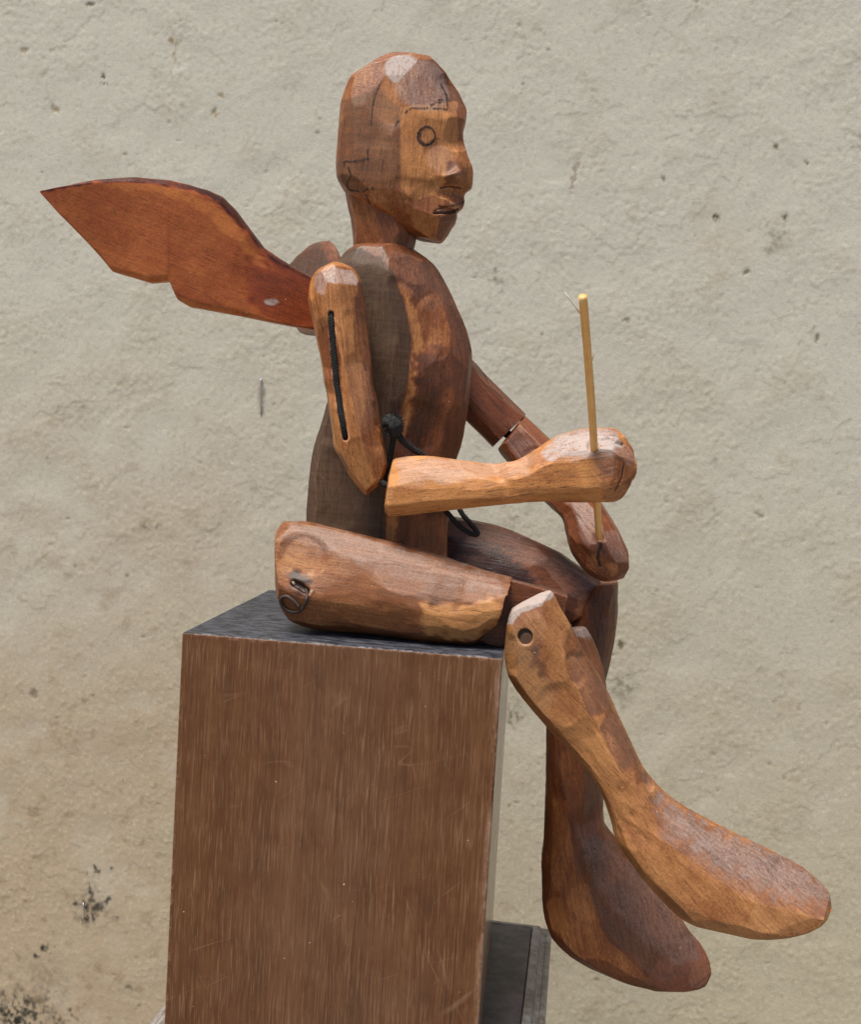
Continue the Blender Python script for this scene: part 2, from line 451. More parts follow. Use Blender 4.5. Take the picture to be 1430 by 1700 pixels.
def pedestal_mat():
    N = Nodes('worn_varnish'); P = N.n('ShaderNodeTexCoord').outputs['Object']
    sep = N.n('ShaderNodeSeparateXYZ'); N.put(sep.inputs[0], P)
    big = N.noise(P, 9., 3, .6); blot = N.noise(P, 32., 4, .65)
    wob = N.vmath('SCALE', N.vmath('SUBTRACT', N.noise(P, 12., 2, col=True), (.5, .5, .5))); wob.node.inputs[3].default_value = .004
    g = N.vmath('ADD', P, wob)
    band = N.noise(N.vmath('MULTIPLY', g, (55., 55., 2.)), 1., 4, .6)
    stk = N.noise(N.vmath('MULTIPLY', g, (420., 420., 5.)), 1., 4, .75)
    fin = N.noise(N.vmath('MULTIPLY', g, (1050., 1050., 30.)), 1., 2, .65)
    v = N.math('ADD', N.math('MULTIPLY', band, .55), N.math('MULTIPLY', blot, .45))
    c = N.ramp(v, [(.3, (.070, .029, .014)), (.5, (.118, .048, .020)), (.7, (.165, .074, .033))])
    # rubbed pale in the middle of the panel, redder towards the edges
    dx = N.math('ABSOLUTE', N.math('SUBTRACT', sep.outputs[0], PED_W*.52))
    rub = N.math('MULTIPLY', N.rng(N.math('ADD', dx, N.math('MULTIPLY', N.math('SUBTRACT', big, .5), .22)), .10, .02, 0, 1, True), N.rng(blot, .25, .75, .3, 1.))
    c = N.mix(N.math('MULTIPLY', rub, .5), c, (.135, .076, .045))
    c = N.mix(N.math('MULTIPLY', N.rng(stk, .54, .68, 0, .42), N.rng(N.noise(P, 15., 3), .35, .65, .1, 1.)), c, (.27, .14, .07))
    c = N.mix(N.math('MULTIPLY', N.rng(fin, .52, .68, 0, .62), N.rng(N.noise(P, 22., 3), .35, .65, .4, 1.)), c, (.30, .17, .095))
    c = N.mix(N.rng(stk, .46, .30, 0, .5), c, (.045, .016, .010))
    # hair scratches: thin lines in a few directions, broken up
    for ang, sc, th in ((.5, 26., .0), (-.9, 21., .3), (1.9, 30., .7)):
        ca, sa = math.cos(ang), math.sin(ang)
        u = N.math('ADD', N.math('MULTIPLY', sep.outputs[0], ca), N.math('MULTIPLY', sep.outputs[2], sa))
        w = N.math('ADD', N.math('MULTIPLY', sep.outputs[0], -sa), N.math('MULTIPLY', sep.outputs[2], ca))
        cv = N.n('ShaderNodeCombineXYZ'); N.put(cv.inputs[0], N.math('MULTIPLY', u, sc)); N.put(cv.inputs[1], N.math('MULTIPLY', w, 4.)); cv.inputs[2].default_value = th*10
        vn = N.noise(cv, 1., 1, .4)
        line = N.rng(N.math('ABSOLUTE', N.math('SUBTRACT', vn, .5)), .0, .006, 1., 0)
        c = N.mix(N.math('MULTIPLY', line, N.rng(N.noise(P, 16.+ang, 3), .55, .72, 0, .32)), c, (.40, .26, .16))
    # nicked, rubbed edges
    ex = N.math('MINIMUM', sep.outputs[0], N.math('SUBTRACT', PED_W, sep.outputs[0]))
    ez = N.math('MULTIPLY', sep.outputs[2], -1.)
    ed = N.math('MINIMUM', N.math('ABSOLUTE', ex), N.math('ABSOLUTE', ez))
    nick = N.math('MULTIPLY', N.rng(N.math('ADD', ed, N.math('MULTIPLY', big, .006)), .0065, .0032, 0, 1.), N.rng(N.noise(P, 120., 4, .75), .50, .64, 0, .55))
    c = N.mix(nick, c, (.42, .27, .19))
    redge = N.math('MULTIPLY', N.rng(N.math('SUBTRACT', PED_W, sep.outputs[0]), .0065, .0022, 0, 1.), N.rng(N.noise(N.vmath('MULTIPLY', P, (60., 60., 16.)), 1., 4, .75), .46, .62, 0, .6))
    c = N.mix(redge, c, (.40, .25, .17))
    speck = N.rng(N.noise(P, 260., 1, .5), .775, .79, 0, .9)
    c = N.mix(speck, c, (.6, .5, .38))
    # the top is stained black
    nz = N.n('ShaderNodeNewGeometry'); s2 = N.n('ShaderNodeSeparateXYZ'); N.put(s2.inputs[0], nz.outputs['Normal'])
    top = N.rng(s2.outputs[2], .6, .8)
    scf = N.noise(N.vmath('MULTIPLY', P, (1., 2.6, 1.)), 60., 6, .7)
    tcol = N.mix(N.rng(scf, .42, .72), (.018, .019, .025), (.11, .115, .14))
    tcol = N.mix(N.rng(N.noise(N.vmath('MULTIPLY', P, (1., 3., 1.)), 330., 3, .6), .62, .76, 0, .7), tcol, (.28, .27, .28))
    tedge = N.math('MULTIPLY', N.rng(sep.outputs[1], .007, .0, 0, 1), N.rng(N.noise(P, 75., 4, .75), .47, .62, 0, .7))
    tcol = N.mix(tedge, tcol, (.36, .33, .33))
    c = N.mix(top, c, tcol)
    side = N.rng(N.math('ABSOLUTE', s2.outputs[0]), .6, .8)
    rg = N.math('ADD', .42, N.math('MULTIPLY', blot, .22))
    rg = N.math('SUBTRACT', rg, N.math('MULTIPLY', side, .33))
    h = N.math('ADD', N.math('MULTIPLY', stk, .7), N.math('MULTIPLY', fin, .3))
    hs = N.math('MULTIPLY', h, N.math('SUBTRACT', 1., side))
    return N.fin(c, rg, N.bump(hs, .35, .0003), N.rng(side, 0., 1., .22, .5))

def base_mat():
    N = Nodes('dark_plinth'); P = N.n('ShaderNodeTexCoord').outputs['Object']
    a = N.noise(P, 40., 6, .7); b = N.noise(P, 130., 4, .7)
    c = N.mix(N.rng(a, .38, .68), (.018, .018, .026), (.14, .12, .12))
    c = N.mix(N.rng(b, .60, .78, 0, .6), c, (.20, .17, .15))
    return N.fin(c, N.math('ADD', .35, N.math('MULTIPLY', a, .25)), N.bump(b, .25, .0004), .5)
def moulding_mat():
    N = Nodes('plinth_moulding'); P = N.n('ShaderNodeTexCoord').outputs['Object']
    a = N.noise(P, 60., 6, .7); b = N.noise(P, 200., 4, .7)
    c = N.mix(N.rng(a, .4, .65), (.15, .125, .105), (.34, .32, .31))
    c = N.mix(N.rng(b, .62, .8, 0, .6), c, (.26, .24, .23))
    return N.fin(c, .42, N.bump(b, .25, .0004), .5)

# ------------------------------------------------------------------ setting: wall and ground
WALL_Y = .78
M_plaster = plaster()
DX = .0023
cq = un([-90, 1520, -90, 1520], [-90, -90, 1790, 1790], WALL_Y); c0, c1 = cq.min(0), cq.max(0)
ux = np.arange(c0[0], c1[0], DX); uz = np.arange(c0[2], c1[2], DX)
nux, nuz = len(ux), len(uz)
def field(lam, beta, seed, an=1., ang=0., lo=None):
    """periodic noise, unit variance; lam = longest wave in metres, beta = falloff of the shorter ones"""
    r = np.random.default_rng(seed)
    kx = np.fft.fftfreq(nux, DX)[None]; kz = np.fft.fftfreq(nuz, DX)[:, None]
    ca, sa = math.cos(ang), math.sin(ang)
    k = np.hypot(kx*ca+kz*sa, (-kx*sa+kz*ca)*an); k0 = 1/lam
    amp = np.where(k > 0, (1+(k/k0)**2)**(-beta/2), 0)*(1-np.exp(-(k/(k0*.7))**4))
    if lo: amp = amp*np.exp(-(k*lo)**2)
    g = np.fft.ifft2(np.fft.fft2(r.normal(size=(nuz, nux)))*amp).real
    return g/g.std()
def sst(x, a, b): t = np.clip((x-a)/(b-a), 0, 1); return t*t*(3-2*t)
big = field(.55, 3.2, 1); mid = field(.16, 2.8, 2); sml = field(.045, 2.6, 3); fin = field(.012, 3.0, 4, 1.5, .35); fn2 = field(.007, 2.5, 5, 1.6, .5); blob = field(.03, 3.5, 6)
UX, UZ = np.meshgrid(ux, uz)
zone = .45+.55*sst(mid*.6+big*.5, -.6, 1.1)                       # some areas were trowelled smoother
hgt = .00011*zone*fin+.00011*fn2*zone+.00007*sml*zone+.0003*mid+.00006*np.abs(blob)*sst(mid, .2, 1.2)
lay = field(.22, 2.3, 8)+.30*sml
edge = np.zeros_like(hgt)
for thr, zn in ((.55, 9), (-.7, 10)):                             # edges of old paint layers
    on = sst(field(.3, 3., zn), -.1, .5)
    hgt += -.0004*sst(lay, thr, thr+.07)*on
    edge += np.exp(-((lay-thr-.02)/.045)**2)*on
fpx = proj(np.stack([UX, np.full_like(UX, WALL_Y), UZ], -1)); PXW, PYW = fpx[..., 0], fpx[..., 1]
lowf = sst((PYW+90*big+40*mid-60*(PXW < 0))/1700, .22, 1.0)       # browner towards the foot of the wall
left = sst(-(PXW+120*mid)/1430, -.75, -.05)
def lerp(c, d, m): return c+(np.array(d)-c)*np.clip(m, 0, 1)[..., None]
tint = np.zeros((nuz, nux, 3))+np.array([.56, .552, .498])
tint = lerp(tint, (.475, .435, .335), lowf*.95)
tint = lerp(tint, (.44, .355, .26), lowf*left*.95)
tint = lerp(tint, (.40, .35, .26), sst(mid+.5*sml, .5, 2.4)*.16)
tint = lerp(tint, (.60, .59, .53), sst(-mid-.4*sml, .6, 2.2)*.2)
tint = lerp(tint, (.30, .225, .15), sst(sml+.5*mid+.6*fin*.5, 1.2, 3.0)*(.05+.62*lowf*(.25+.75*left)))
tint = lerp(tint, (.68, .66, .60), sst(fn2+fin*.6, 1.0, 2.6)*.30)
tint = lerp(tint, (.36, .30, .20), sst(-fin-.5*fn2, 1.0, 2.6)*.30)
tint = lerp(tint, (.33, .27, .17), edge*.30)
wx, wz = PXW+8*sml+4*blob, PYW+8*field(.045, 2.6, 13)+3*fin
spots = [  # px, py, half width, half height, strength, colour
    (295, 90, 10, 22, .85, 3), (1175, 345, 40, 26, .22, 1), (1290, 395, 22, 26, .5, 0), (1200, 410, 60, 50, .30, 1), (1290, 243, 6, 6, .9, 0), (1190, 360, 6, 6, .9, 0), (1304, 360, 6, 6, .9, 0), (1240, 452, 6, 6, .8, 0), (1102, 297, 5, 5, .7, 0), (1339, 268, 4, 4, .8, 0), (825, 462, 12, 14, .6, 0), (1425, 226, 12, 12, .8, 0),
    (170, 125, 4, 4, .9, 2), (171, 136, 4, 4, .9, 2), (148, 8, 8, 4, .7, 0), (366, 158, 7, 6, .7, 3), (357, 188, 7, 6, .7, 3), (90, 183, 8, 8, .6, 3), (40, 83, 8, 6, .5, 3),
    (160, 1448, 11, 13, 1., 2), (152, 1508, 34, 26, .75, 2), (138, 1510, 12, 16, .8, 2), (176, 1500, 12, 14, .8, 2), (74, 1576, 13, 11, 1., 2), (30, 1685, 60, 34, .85, 2), (20, 1690, 30, 20, .9, 2), (110, 1695, 26, 14, .8, 2), (70, 1640, 50, 60, .3, 2),
    (1357, 562, 6, 6, .8, 0), (1352, 553, 10, 8, .4, 0), (1178, 765, 10, 14, .5, 0), (1040, 530, 8, 5, .5, 0), (1260, 855, 7, 5, .5, 0), (1310, 770, 16, 8, .4, 1), (1032, 1070, 6, 7, .85, 0), (1040, 1140, 20, 34, .5, 0), (1305, 1180, 30, 18, .3, 1),
    (858, 1205, 9, 16, .7, 0), (850, 1180, 20, 40, .4, 0), (56, 1152, 8, 8, .6, 0), (158, 1157, 12, 8, .7, 0), (215, 1640, 6, 6, .6, 2), (130, 760, 25, 14, .3, 1), (190, 985, 40, 24, .4, 4), (255, 880, 16, 10, .5, 0), (140, 680, 16, 10, .4, 0),
    (100, 1235, 55, 26, .45, 4), (200, 1230, 60, 30, .25, 4), (60, 1330, 60, 30, .25, 4), (1260, 660, 20, 30, .2, 1), (40, 860, 40, 25, .25, 4), (975, 1170, 40, 55, .25, 1), (170, 1630, 50, 60, .35, 4)]
cols = [(.13, .10, .06), (.36, .27, .18), (.022, .024, .02), (.26, .19, .08), (.30, .215, .14)]
for px, py, rx, rz, k, ci in spots:
    small = rx < 9
    ex, ez = (PXW+1.6*fin+1.2*fn2-px, PYW+1.6*blob+1.2*fn2-py) if small else (wx-px, wz-py)
    m = sst(-np.hypot(ex/rx, ez/rz), -1.35, -.4)*k*(1. if small else np.clip(.55+.35*fin+.25*sml+.2*fn2, 0, 1.))
    tint = lerp(tint, cols[ci], m)
    if small: hgt -= .0012*sst(-np.hypot(ex/rx, ez/rz), -1.2, -.3)
m = sst(-np.hypot((PXW-955+(PYW-292)*.25+2*fin)/4, (PYW-292)/34), -1.2, -.5); tint = lerp(tint, (.26, .18, .13), m*.6); hgt -= .0008*m
m = sst(-np.hypot((PXW-300+6*fin)/18, (PYW-115+5*sml)/8), -1.2, -.3); tint = lerp(tint, (.70, .70, .67), m*.7)
m = sst(-np.hypot((PXW-433+fin)/4.5, (PYW-662)/30), -1.2, -.4); tint = lerp(tint, (.16, .12, .09), m*.5); hgt -= .001*m
r_ = np.random.default_rng(5)
for k in range(170):                                              # pin holes and specks
    i, j = r_.integers(nuz), r_.integers(nux); R_ = 4
    sl_ = np.s_[max(0, i-R_):i+R_+1, max(0, j-R_):j+R_+1]
    m = sst(-np.hypot((UX[sl_]-ux[j])/(DX*r_.uniform(.8, 2.2)), (UZ[sl_]-uz[i])/(DX*r_.uniform(.6, 1.6))), -1.3, -.3)
    tint[sl_] = lerp(tint[sl_], (.20, .155, .10), m*r_.uniform(.2, .75)); hgt[sl_] -= .0008*m
# the wall goes on, at a coarser grain, beyond what is seen
ix = np.r_[np.arange(-900, 0, 12), np.arange(nux), np.arange(nux, nux+900, 12)+11]; iz = np.r_[np.arange(-360, 0, 12), np.arange(nuz), np.arange(nuz, nuz+900, 12)+11]
IX, IZ = np.meshgrid(ix, iz)
PP = np.stack([c0[0]+IX*DX, WALL_Y-hgt[IZ % nuz, IX % nux], c0[2]+IZ*DX], -1).reshape(-1, 3)
tint *= np.array([.94, .91, .865])
tt = tint[IZ % nuz, IX % nux].reshape(-1, 3)
nx, nz_ = len(ix), len(iz)
i0 = (np.arange(nz_-1)[:, None]*nx+np.arange(nx-1)[None]).reshape(-1)
Fq = np.stack([i0, i0+1, i0+nx+1, i0+nx], -1)
me = bpy.data.meshes.new('plaster_wall')
me.vertices.add(len(PP)); me.vertices.foreach_set('co', PP.astype(np.float32).ravel())
me.loops.add(len(Fq)*4); me.loops.foreach_set('vertex_index', Fq.astype(np.int32).ravel())
me.polygons.add(len(Fq)); me.polygons.foreach_set('loop_start', np.arange(0, len(Fq)*4, 4, dtype=np.int32)); me.polygons.foreach_set('loop_total', np.full(len(Fq), 4, np.int32))
me.polygons.foreach_set('use_smooth', np.ones(len(Fq), bool))
at = me.attributes.new('tint', 'FLOAT_COLOR', 'POINT'); at.data.foreach_set('color', np.c_[tt, np.ones(len(tt))].astype(np.float32).ravel())
me.update(); me.materials.append(M_plaster)
wall = link('plaster_wall', me); wall['kind'] = 'structure'
M_ground = simple('concrete', (.24, .21, .17), .9, 12., .25, .4, .004, .2)
ground = mesh('ground', [(-4, -5, -1.1), (4.4, -5, -1.1), (4.4, WALL_Y+.02, -1.1), (-4, WALL_Y+.02, -1.1)], [(0, 1, 2, 3)], M_ground); ground['kind'] = 'structure'  # lies out of view, added for warm bounce light

# ------------------------------------------------------------------ pedestal
M_ped, M_base, M_mould = pedestal_mat(), base_mat(), moulding_mat()
BASE_Z = -.36
ped = empty('pedestal', (PED_W/2, PED_D/2, -1.1))
ped['label'] = 'tall brown wooden pedestal with blackened top and scratched front that the figure sits on'
ped['category'] = 'pedestal'
def bevel_box(name, x0, x1, y0, y1, z0, z1, bev, mat, parent, seg=3):
    import bmesh
    bm = bmesh.new(); bmesh.ops.create_cube(bm, size=1)
    for v in bm.verts: v.co = Vector(((x0+x1)/2+v.co.x*(x1-x0), (y0+y1)/2+v.co.y*(y1-y0), (z0+z1)/2+v.co.z*(z1-z0)))
    bmesh.ops.bevel(bm, geom=bm.edges[:], offset=bev, segments=seg, affect='EDGES', profile=.5)
    me = bpy.data.meshes.new(name); bm.to_mesh(me); bm.free(); me.materials.append(mat)
    me.polygons.foreach_set('use_smooth', [True]*len(me.polygons))
    o = link(name, me, parent)
    md = o.modifiers.new('wn', 'WEIGHTED_NORMAL'); md.keep_sharp = True
    return o
bevel_box('box', 0, PED_W, 0, PED_D, BASE_Z-.002, 0, .0016, M_ped, ped)
# base: a flat dark slab with a moulded rim, turned a little
ang = math.radians(2.2); cb, sb = math.cos(ang), math.sin(ang)
bc = np.array([PED_W/2, PED_D/2])
def base_ring(m, z):
    pts = []
    for sx, sy in ((-1, -1), (1, -1), (1, 1), (-1, 1)):
        x, y = sx*(PED_W/2+m)+(.034 if sx < 0 else -.004), sy*(PED_D/2+m)
        pts.append((bc[0]+x*cb+y*sb, bc[1]-x*sb+y*cb, z))
    return pts
M0 = .040
V = base_ring(M0, BASE_Z)+base_ring(M0, BASE_Z-.03)
mesh('base', V, [(0, 1, 2, 3), (7, 6, 5, 4)]+[(i, i+4, (i+1) % 4+4, (i+1) % 4) for i in range(4)], M_base, ped, smooth=False)
prof = [(0, -.0015), (.001, .0002), (.008, -.0008), (.0095, -.0035), (.0105, -.0065), (.013, -.0085), (.0155, -.009), (.0165, -.0082), (.019, -.008), (.0212, -.0095), (.022, -.012), (.022, -.74)]
V = []; Fc = []
for m, z in prof: V += base_ring(M0+.0006+m, BASE_Z+z)
for i in range(len(prof)-1):
    for k in range(4): Fc.append((i*4+k, (i+1)*4+k, (i+1)*4+(k+1) % 4, i*4+(k+1) % 4))
o = mesh('moulding', V, Fc, M_mould, ped, smooth=False); fix_normals(o)
adopt(ped)

# ------------------------------------------------------------------ the carved figure
fig = empty('carved_winged_figure', (PED_W*.5, .125, 0))
fig['label'] = 'jointed carved wooden figure with wings sitting on the pedestal holding a stick'
fig['category'] = 'wooden figure'
def Z(x, y): return (500+.2448*x, 60+.2448*y)
# ---- head
YH = .125
rows = [((640, 152), (800, 148), .014), ((590, 168), (880, 166), .021), ((530, 203), (925, 201), .027), ((440, 262), (985, 260), .032), ((345, 325), (1035, 320), .036),
        ((305, 385), (1075, 380), .038), ((285, 445), (1102, 440), .040), ((270, 500), (1125, 490), .041), ((258, 585), (1120, 580), .041), ((250, 655), (1104, 650), .041),
        ((243, 725), (1111, 720), .041), ((240, 800), (1130, 800), .041), ((238, 860), (1150, 860), .0412), ((236, 910), (1168, 912), .0411), ((238, 970), (1166, 980), .0408),
        ((245, 1008), (1158, 1025), .0405), ((262, 1040), (1120, 1062), .0401), ((282, 1070), (1109, 1092), .0395), ((305, 1100), (1114, 1130), .0387), ((335, 1125), (1100, 1165), .0377),
        ((370, 1147), (1060, 1195), .0364), ((420, 1172), (1054, 1228), .0346), ((480, 1205), (1050, 1258), .032), ((560, 1245), (1022, 1300), .028), ((650, 1300), (992, 1350), .022), ((760, 1362), (962, 1388), .015)]
st = [(*Z(*a), *Z(*b), YH, h) for a, b, h in rows]
def hp(e, ob, fr):   # corners of the head's section: flat sides, oblique cheeks, narrow front
    near = [(-1, -.42), (-.9, -.8), (-.72, -1), (e, -1), (ob[0], -ob[1]), (.93, -fr*1.8), (1, -fr)]
    return near+[(u, -v) for u, v in near[::-1]]
top = hp(.1, (.6, .75), .35); face = hp(-.02, (.78, .52), .15); nose = hp(-.04, (.72, .50), .10); chin = hp(.0, (.62, .8), .22)
H = Part(st, [top, top, face, face, nose, nose, chin, chin], .001, seed=1, cap=(.0005, .003), uneven=.0003, tone=.12, soft=1, grain=(.05, 0, 1))
H.bump(*Z(1020, 940), 14, .0048, 11); H.bump(*Z(1075, 900), 12, .002, 18)
H.bump(*Z(1000, 1140), 17, .0042, 6, .35); H.bump(*Z(985, 1245), 15, .0032, 6, -.3); H.bump(*Z(980, 1060), 16, -.0028, 8)
H.bump(*Z(950, 700), 16, -.0018, 26)
for (x, y), h, r, t, w in [((480, 300), .0016, 24, .12, 0), ((840, 285), .0022, 24, -.02, .5), ((690, 200), .0014, 13, .1, 1.5), ((650, 380), .0020, 22, .32, 0), ((980, 330), .0016, 20, -.1, .15),
                          ((1060, 430), .0012, 16, -.3, .05), ((950, 830), .0009, 11, .12, .22), ((1012, 962), .0007, 8, -.25, 0), ((860, 1290), .0012, 22, .35, 0),
                          ((985, 1310), .0012, 13, -.25, 0), ((1040, 600), .0008, 14, .1, 0), ((290, 700), .0006, 26, .1, 0)]:
    H.cut(*Z(x, y), h, r, t, worn=w)  # the crown's white highlight and pale sky sheen are painted in here
H.upd(); H.facet(0.014, seed=79); H.whittle(6, .0004, 10, 21, .15)
H.area([Z(285, 440), Z(520, 350), Z(670, 480), Z(672, 1035), Z(330, 1060), Z(245, 960)], 2, .62, 3)
H.area([Z(672, 480), Z(1060, 440), Z(1070, 800), Z(980, 1000), Z(900, 1080), Z(760, 1120), Z(672, 1020)], 0, .45, 3)
H.area([Z(1000, 850), Z(1090, 850), Z(1100, 930), Z(1060, 1000), Z(960, 990)], 0, -.18, 5)
H.groove([Z(905, 1185), Z(960, 1160), Z(1040, 1150), Z(1110, 1120)], 1.5, .0006, .3)
H.groove([Z(905, 1200), Z(960, 1195), Z(1010, 1195), Z(1060, 1180)], 2.6, .0018, .5)
H.area([Z(900, 1170), Z(1000, 1110), Z(1115, 1090), Z(1115, 1150), Z(1060, 1250), Z(960, 1260)], 0, -.15, 4, add=True)
H.area([Z(925, 1180), Z(985, 1172), Z(980, 1192), Z(930, 1198)], 1, .35, 2)
H.groove([Z(950, 1030), Z(1010, 1022), Z(1080, 1035)], 1.8, .0012, .6)
H.groove([Z(530, 1240), Z(640, 1300), Z(780, 1365), Z(880, 1392)], 1.5, .0006, .5)
head = H.build('head', M_wood, fig)
st = [(*Z(300, 1080), *Z(640, 1060), YH, .029), (*Z(318, 1180), *Z(700, 1180), YH, .029), (*Z(336, 1260), *Z(755, 1280), YH, .028), (*Z(347, 1350), *Z(782, 1365), YH, .027), (*Z(350, 1430), *Z(765, 1440), YH, .027), (*Z(352, 1540), *Z(740, 1540), YH, .027)]
oct_ = [(-1, -.35), (-.75, -.85), (-.2, -1), (.45, -.95), (.85, -.55), (1, -.2)]
oct_ = oct_+[(u, -v) for u, v in oct_[::-1]]
Nk = Part(st, [oct_], .001, seed=2, tone=.05)
Nk.facet(.014, seed=8); Nk.cut(*Z(420, 1250), .0012, 20, .1); Nk.cut(*Z(600, 1400), .001, 24, -.1); Nk.upd()
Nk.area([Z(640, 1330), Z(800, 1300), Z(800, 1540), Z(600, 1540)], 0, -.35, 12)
Nk.build('neck', M_wood, head)
# pencil lines drawn on the wood
def ribbon(part, line, w, breaks=0.):
    P = smooth_path([(x, y, 0) for x, y in line], max(6, int(sum(math.dist(a, b) for a, b in zip(line[:-1], line[1:]))/1.2)))[:, :2]
    V = []; Fc = []
    T = np.gradient(P, axis=0); T /= np.maximum(np.linalg.norm(T, axis=1, keepdims=True), 1e-6)
    for k, (p, t) in enumerate(zip(P, T)):
        ww = w*rng.uniform(.55, 1.25)*.5; jx = rng.normal(0, w*.10, 2); n = np.array([-t[1], t[0]])
        for s in (-1, 0, 1): V.append(part.surf(*(p+jx+n*ww*s), .00035)[0])
        if k and rng.random() > breaks: Fc += [(3*k-3, 3*k-2, 3*k+1, 3*k), (3*k-2, 3*k-1, 3*k+2, 3*k+1)]
    return V, Fc
def pencil_obj(name, lines, parent, part, w=2.6, br=.1):
    V, Fc = [], []
    for ln in lines:
        v, f = ribbon(part, [Z(*p) for p in ln], w, br); o = len(V); V += v; Fc += [tuple(i+o for i in ff) for ff in f]
    return mesh(name, V, Fc, M_pencil, parent)
def ell(cx, cy, rx, ry, a0, a1, n=26): return [(cx+rx*math.cos(a), cy+ry*math.sin(a)) for a in np.linspace(a0, a1, n)]
pencil_obj('drawn_eye', [ell(852, 677, 57, 64, 0, 6.6), ell(855, 676, 48, 58, .5, 5.2), ell(845, 680, 56, 60, 1.2, 4.2)], head, H, 3.0, .02)
pencil_obj('drawn_eyebrow', [[(640, 612), (650, 590), (663, 568)], [(705, 522), (725, 500), (745, 490), (790, 490), (840, 490), (865, 488)], [(875, 470), (915, 450), (935, 434), (985, 436)], [(890, 492), (940, 490), (992, 500)],
            [(945, 320), (972, 372), (985, 405), (990, 450), (992, 500)], [(930, 455), (960, 440)]], head, H, 2.8, .12)
for ln in ([(548, 305), (520, 360), (500, 420), (485, 470), (480, 540), (474, 605)], [(440, 1070), (460, 1120), (490, 1178), (522, 1222)]):
    pencil_obj('pencil_line', [ln], head, H, 2.2, .2)
pencil_obj('drawn_ear', [[(288, 848), (340, 850), (400, 842), (462, 832)], [(456, 832), (450, 800), (455, 765)], [(294, 850), (292, 885)], [(318, 885), (333, 920), (336, 955), (318, 985), (314, 1010), (322, 1040)], [(322, 1042), (380, 1050), (440, 1048), (452, 1025)], [(487, 1020), (478, 1058)]], head, H, 2.8, .15)

# ---- torso
YT = .125
st = [(603, 410, 685, 412, YT, .026), (584, 416, 704, 424, YT, .036), (566, 432, 722, 440, YT, .042), (551, 462, 739, 466, YT, .046), (546, 503, 757, 502, YT, .047), (545, 552, 777, 552, YT, .047),
      (548, 600, 785, 600, YT, .047), (548, 645, 783, 645, YT, .045), (537, 690, 776, 690, YT, .043), (525, 730, 768, 730, YT, .042), (515, 770, 758, 765, YT, .041), (510, 830, 747, 833, YT, .041),
      (508, 870, 744, 875, YT, .041), (508, 930, 744, 935, YT, .041), (512, 1012, 742, 1026, YT, .041)]
tp = [(-1, -.5), (-.85, -.9), (-.6, -1), (.12, -1), (.38, -.84), (.76, -.52), (1, -.16)]
tp = tp+[(u, -v) for u, v in tp[::-1]]
T = Part(st, [tp], .0011, seed=3, cap=(.004, .0), uneven=.0004, tone=-.22, soft=1, grain=(.03, 0, 1))
for x, y, h, r, t, w in [(640, 425, .0010, 26, -.25, .05), (700, 450, .002, 30, -.2, .10), (690, 520, .0016, 26, .3, .0), (715, 540, .0014, 26, .0, 0), (735, 530, .0016, 22, .1, 0), (760, 540, .0016, 24, -.35, .05), (745, 620, .0016, 30, -.05, 0),
                      (765, 640, .0012, 26, -.3, 0), (690, 640, .0012, 30, .25, 0), (720, 700, .0018, 34, -.25, 0), (745, 720, .001, 22, -.35, 0), (685, 730, .0012, 26, -.1, 0), (735, 480, .0016, 24, -.25, .1), (760, 580, .001, 18, -.15, 0)]:
    T.cut(x, y, h, r, t, worn=w)
T.upd(); T.facet(0.021, seed=91); T.whittle(14, .0009, 16, 31, .2)
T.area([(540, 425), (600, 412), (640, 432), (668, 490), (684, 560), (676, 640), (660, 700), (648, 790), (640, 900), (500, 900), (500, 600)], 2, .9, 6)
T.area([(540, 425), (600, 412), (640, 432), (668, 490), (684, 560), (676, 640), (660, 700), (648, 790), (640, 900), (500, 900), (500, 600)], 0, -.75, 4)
T.area([(672, 485), (692, 515), (704, 570), (700, 620), (686, 680), (668, 740), (662, 700), (678, 640), (686, 570), (676, 520)], 0, .5, 5)
T.area([(642, 780), (662, 780), (664, 900), (640, 900)], 0, .35, 5)
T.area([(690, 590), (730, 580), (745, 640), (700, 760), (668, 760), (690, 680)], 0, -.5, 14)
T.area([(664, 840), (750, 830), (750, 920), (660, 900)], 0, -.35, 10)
T.groove([(522, 755), (535, 790), (550, 835)], 1., .0006, .9)
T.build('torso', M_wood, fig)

# ---- near arm
YA = .048
st = [(543, 441, 574, 438, YA, .010), (527, 451, 588, 445, YA, .017), (516, 466, 599, 458, YA, .021), (512, 500, 606, 495, YA, .023), (520, 540, 612, 535, YA, .023), (531, 590, 617, 582, YA, .023), (538, 640, 620, 632, YA, .022),
      (543, 680, 628, 672, YA, .022), (550, 720, 635, 715, YA, .021), (557, 752, 642, 748, YA, .020), (570, 780, 644, 772, YA, .017), (587, 810, 637, 796, YA, .012), (598, 824, 613, 819, YA, .006)]
ap = [(-1, -.05), (-.8, -.62), (-.25, -1), (.28, -1), (.95, -.35), (1, .3), (.6, .95), (-.6, .95)]
UA = Part(st, [ap], .0009, seed=4, cap=(.002, .001), uneven=.0003, tone=.34, soft=1)
for x, y, h, r, t, w in [(555, 452, .0014, 22, .0, .95), (535, 462, .001, 14, .1, .6), (582, 455, .001, 14, .1, .8), (605, 778, .002, 28, .5, 0), (575, 790, .0018, 18, -.1, 0), (632, 765, .0016, 18, .1, 0), (600, 660, .0008, 28, .3, .1), (605, 560, .0008, 30, .15, 0), (545, 600, .0008, 26, .1, 0), (622, 700, .0008, 20, .0, 0)]:
    UA.cut(x, y, h, r, t, worn=w)  # pale sky reflection painted onto the shoulder top
UA.upd(); UA.facet(0.013, seed=99); UA.whittle(14, .0008, 13, 41, .18)
UA.groove([(549, 520), (552, 560), (556, 610), (563, 665), (573, 727)], 4.8, .0050, .9, (0, 1, 0), .3)
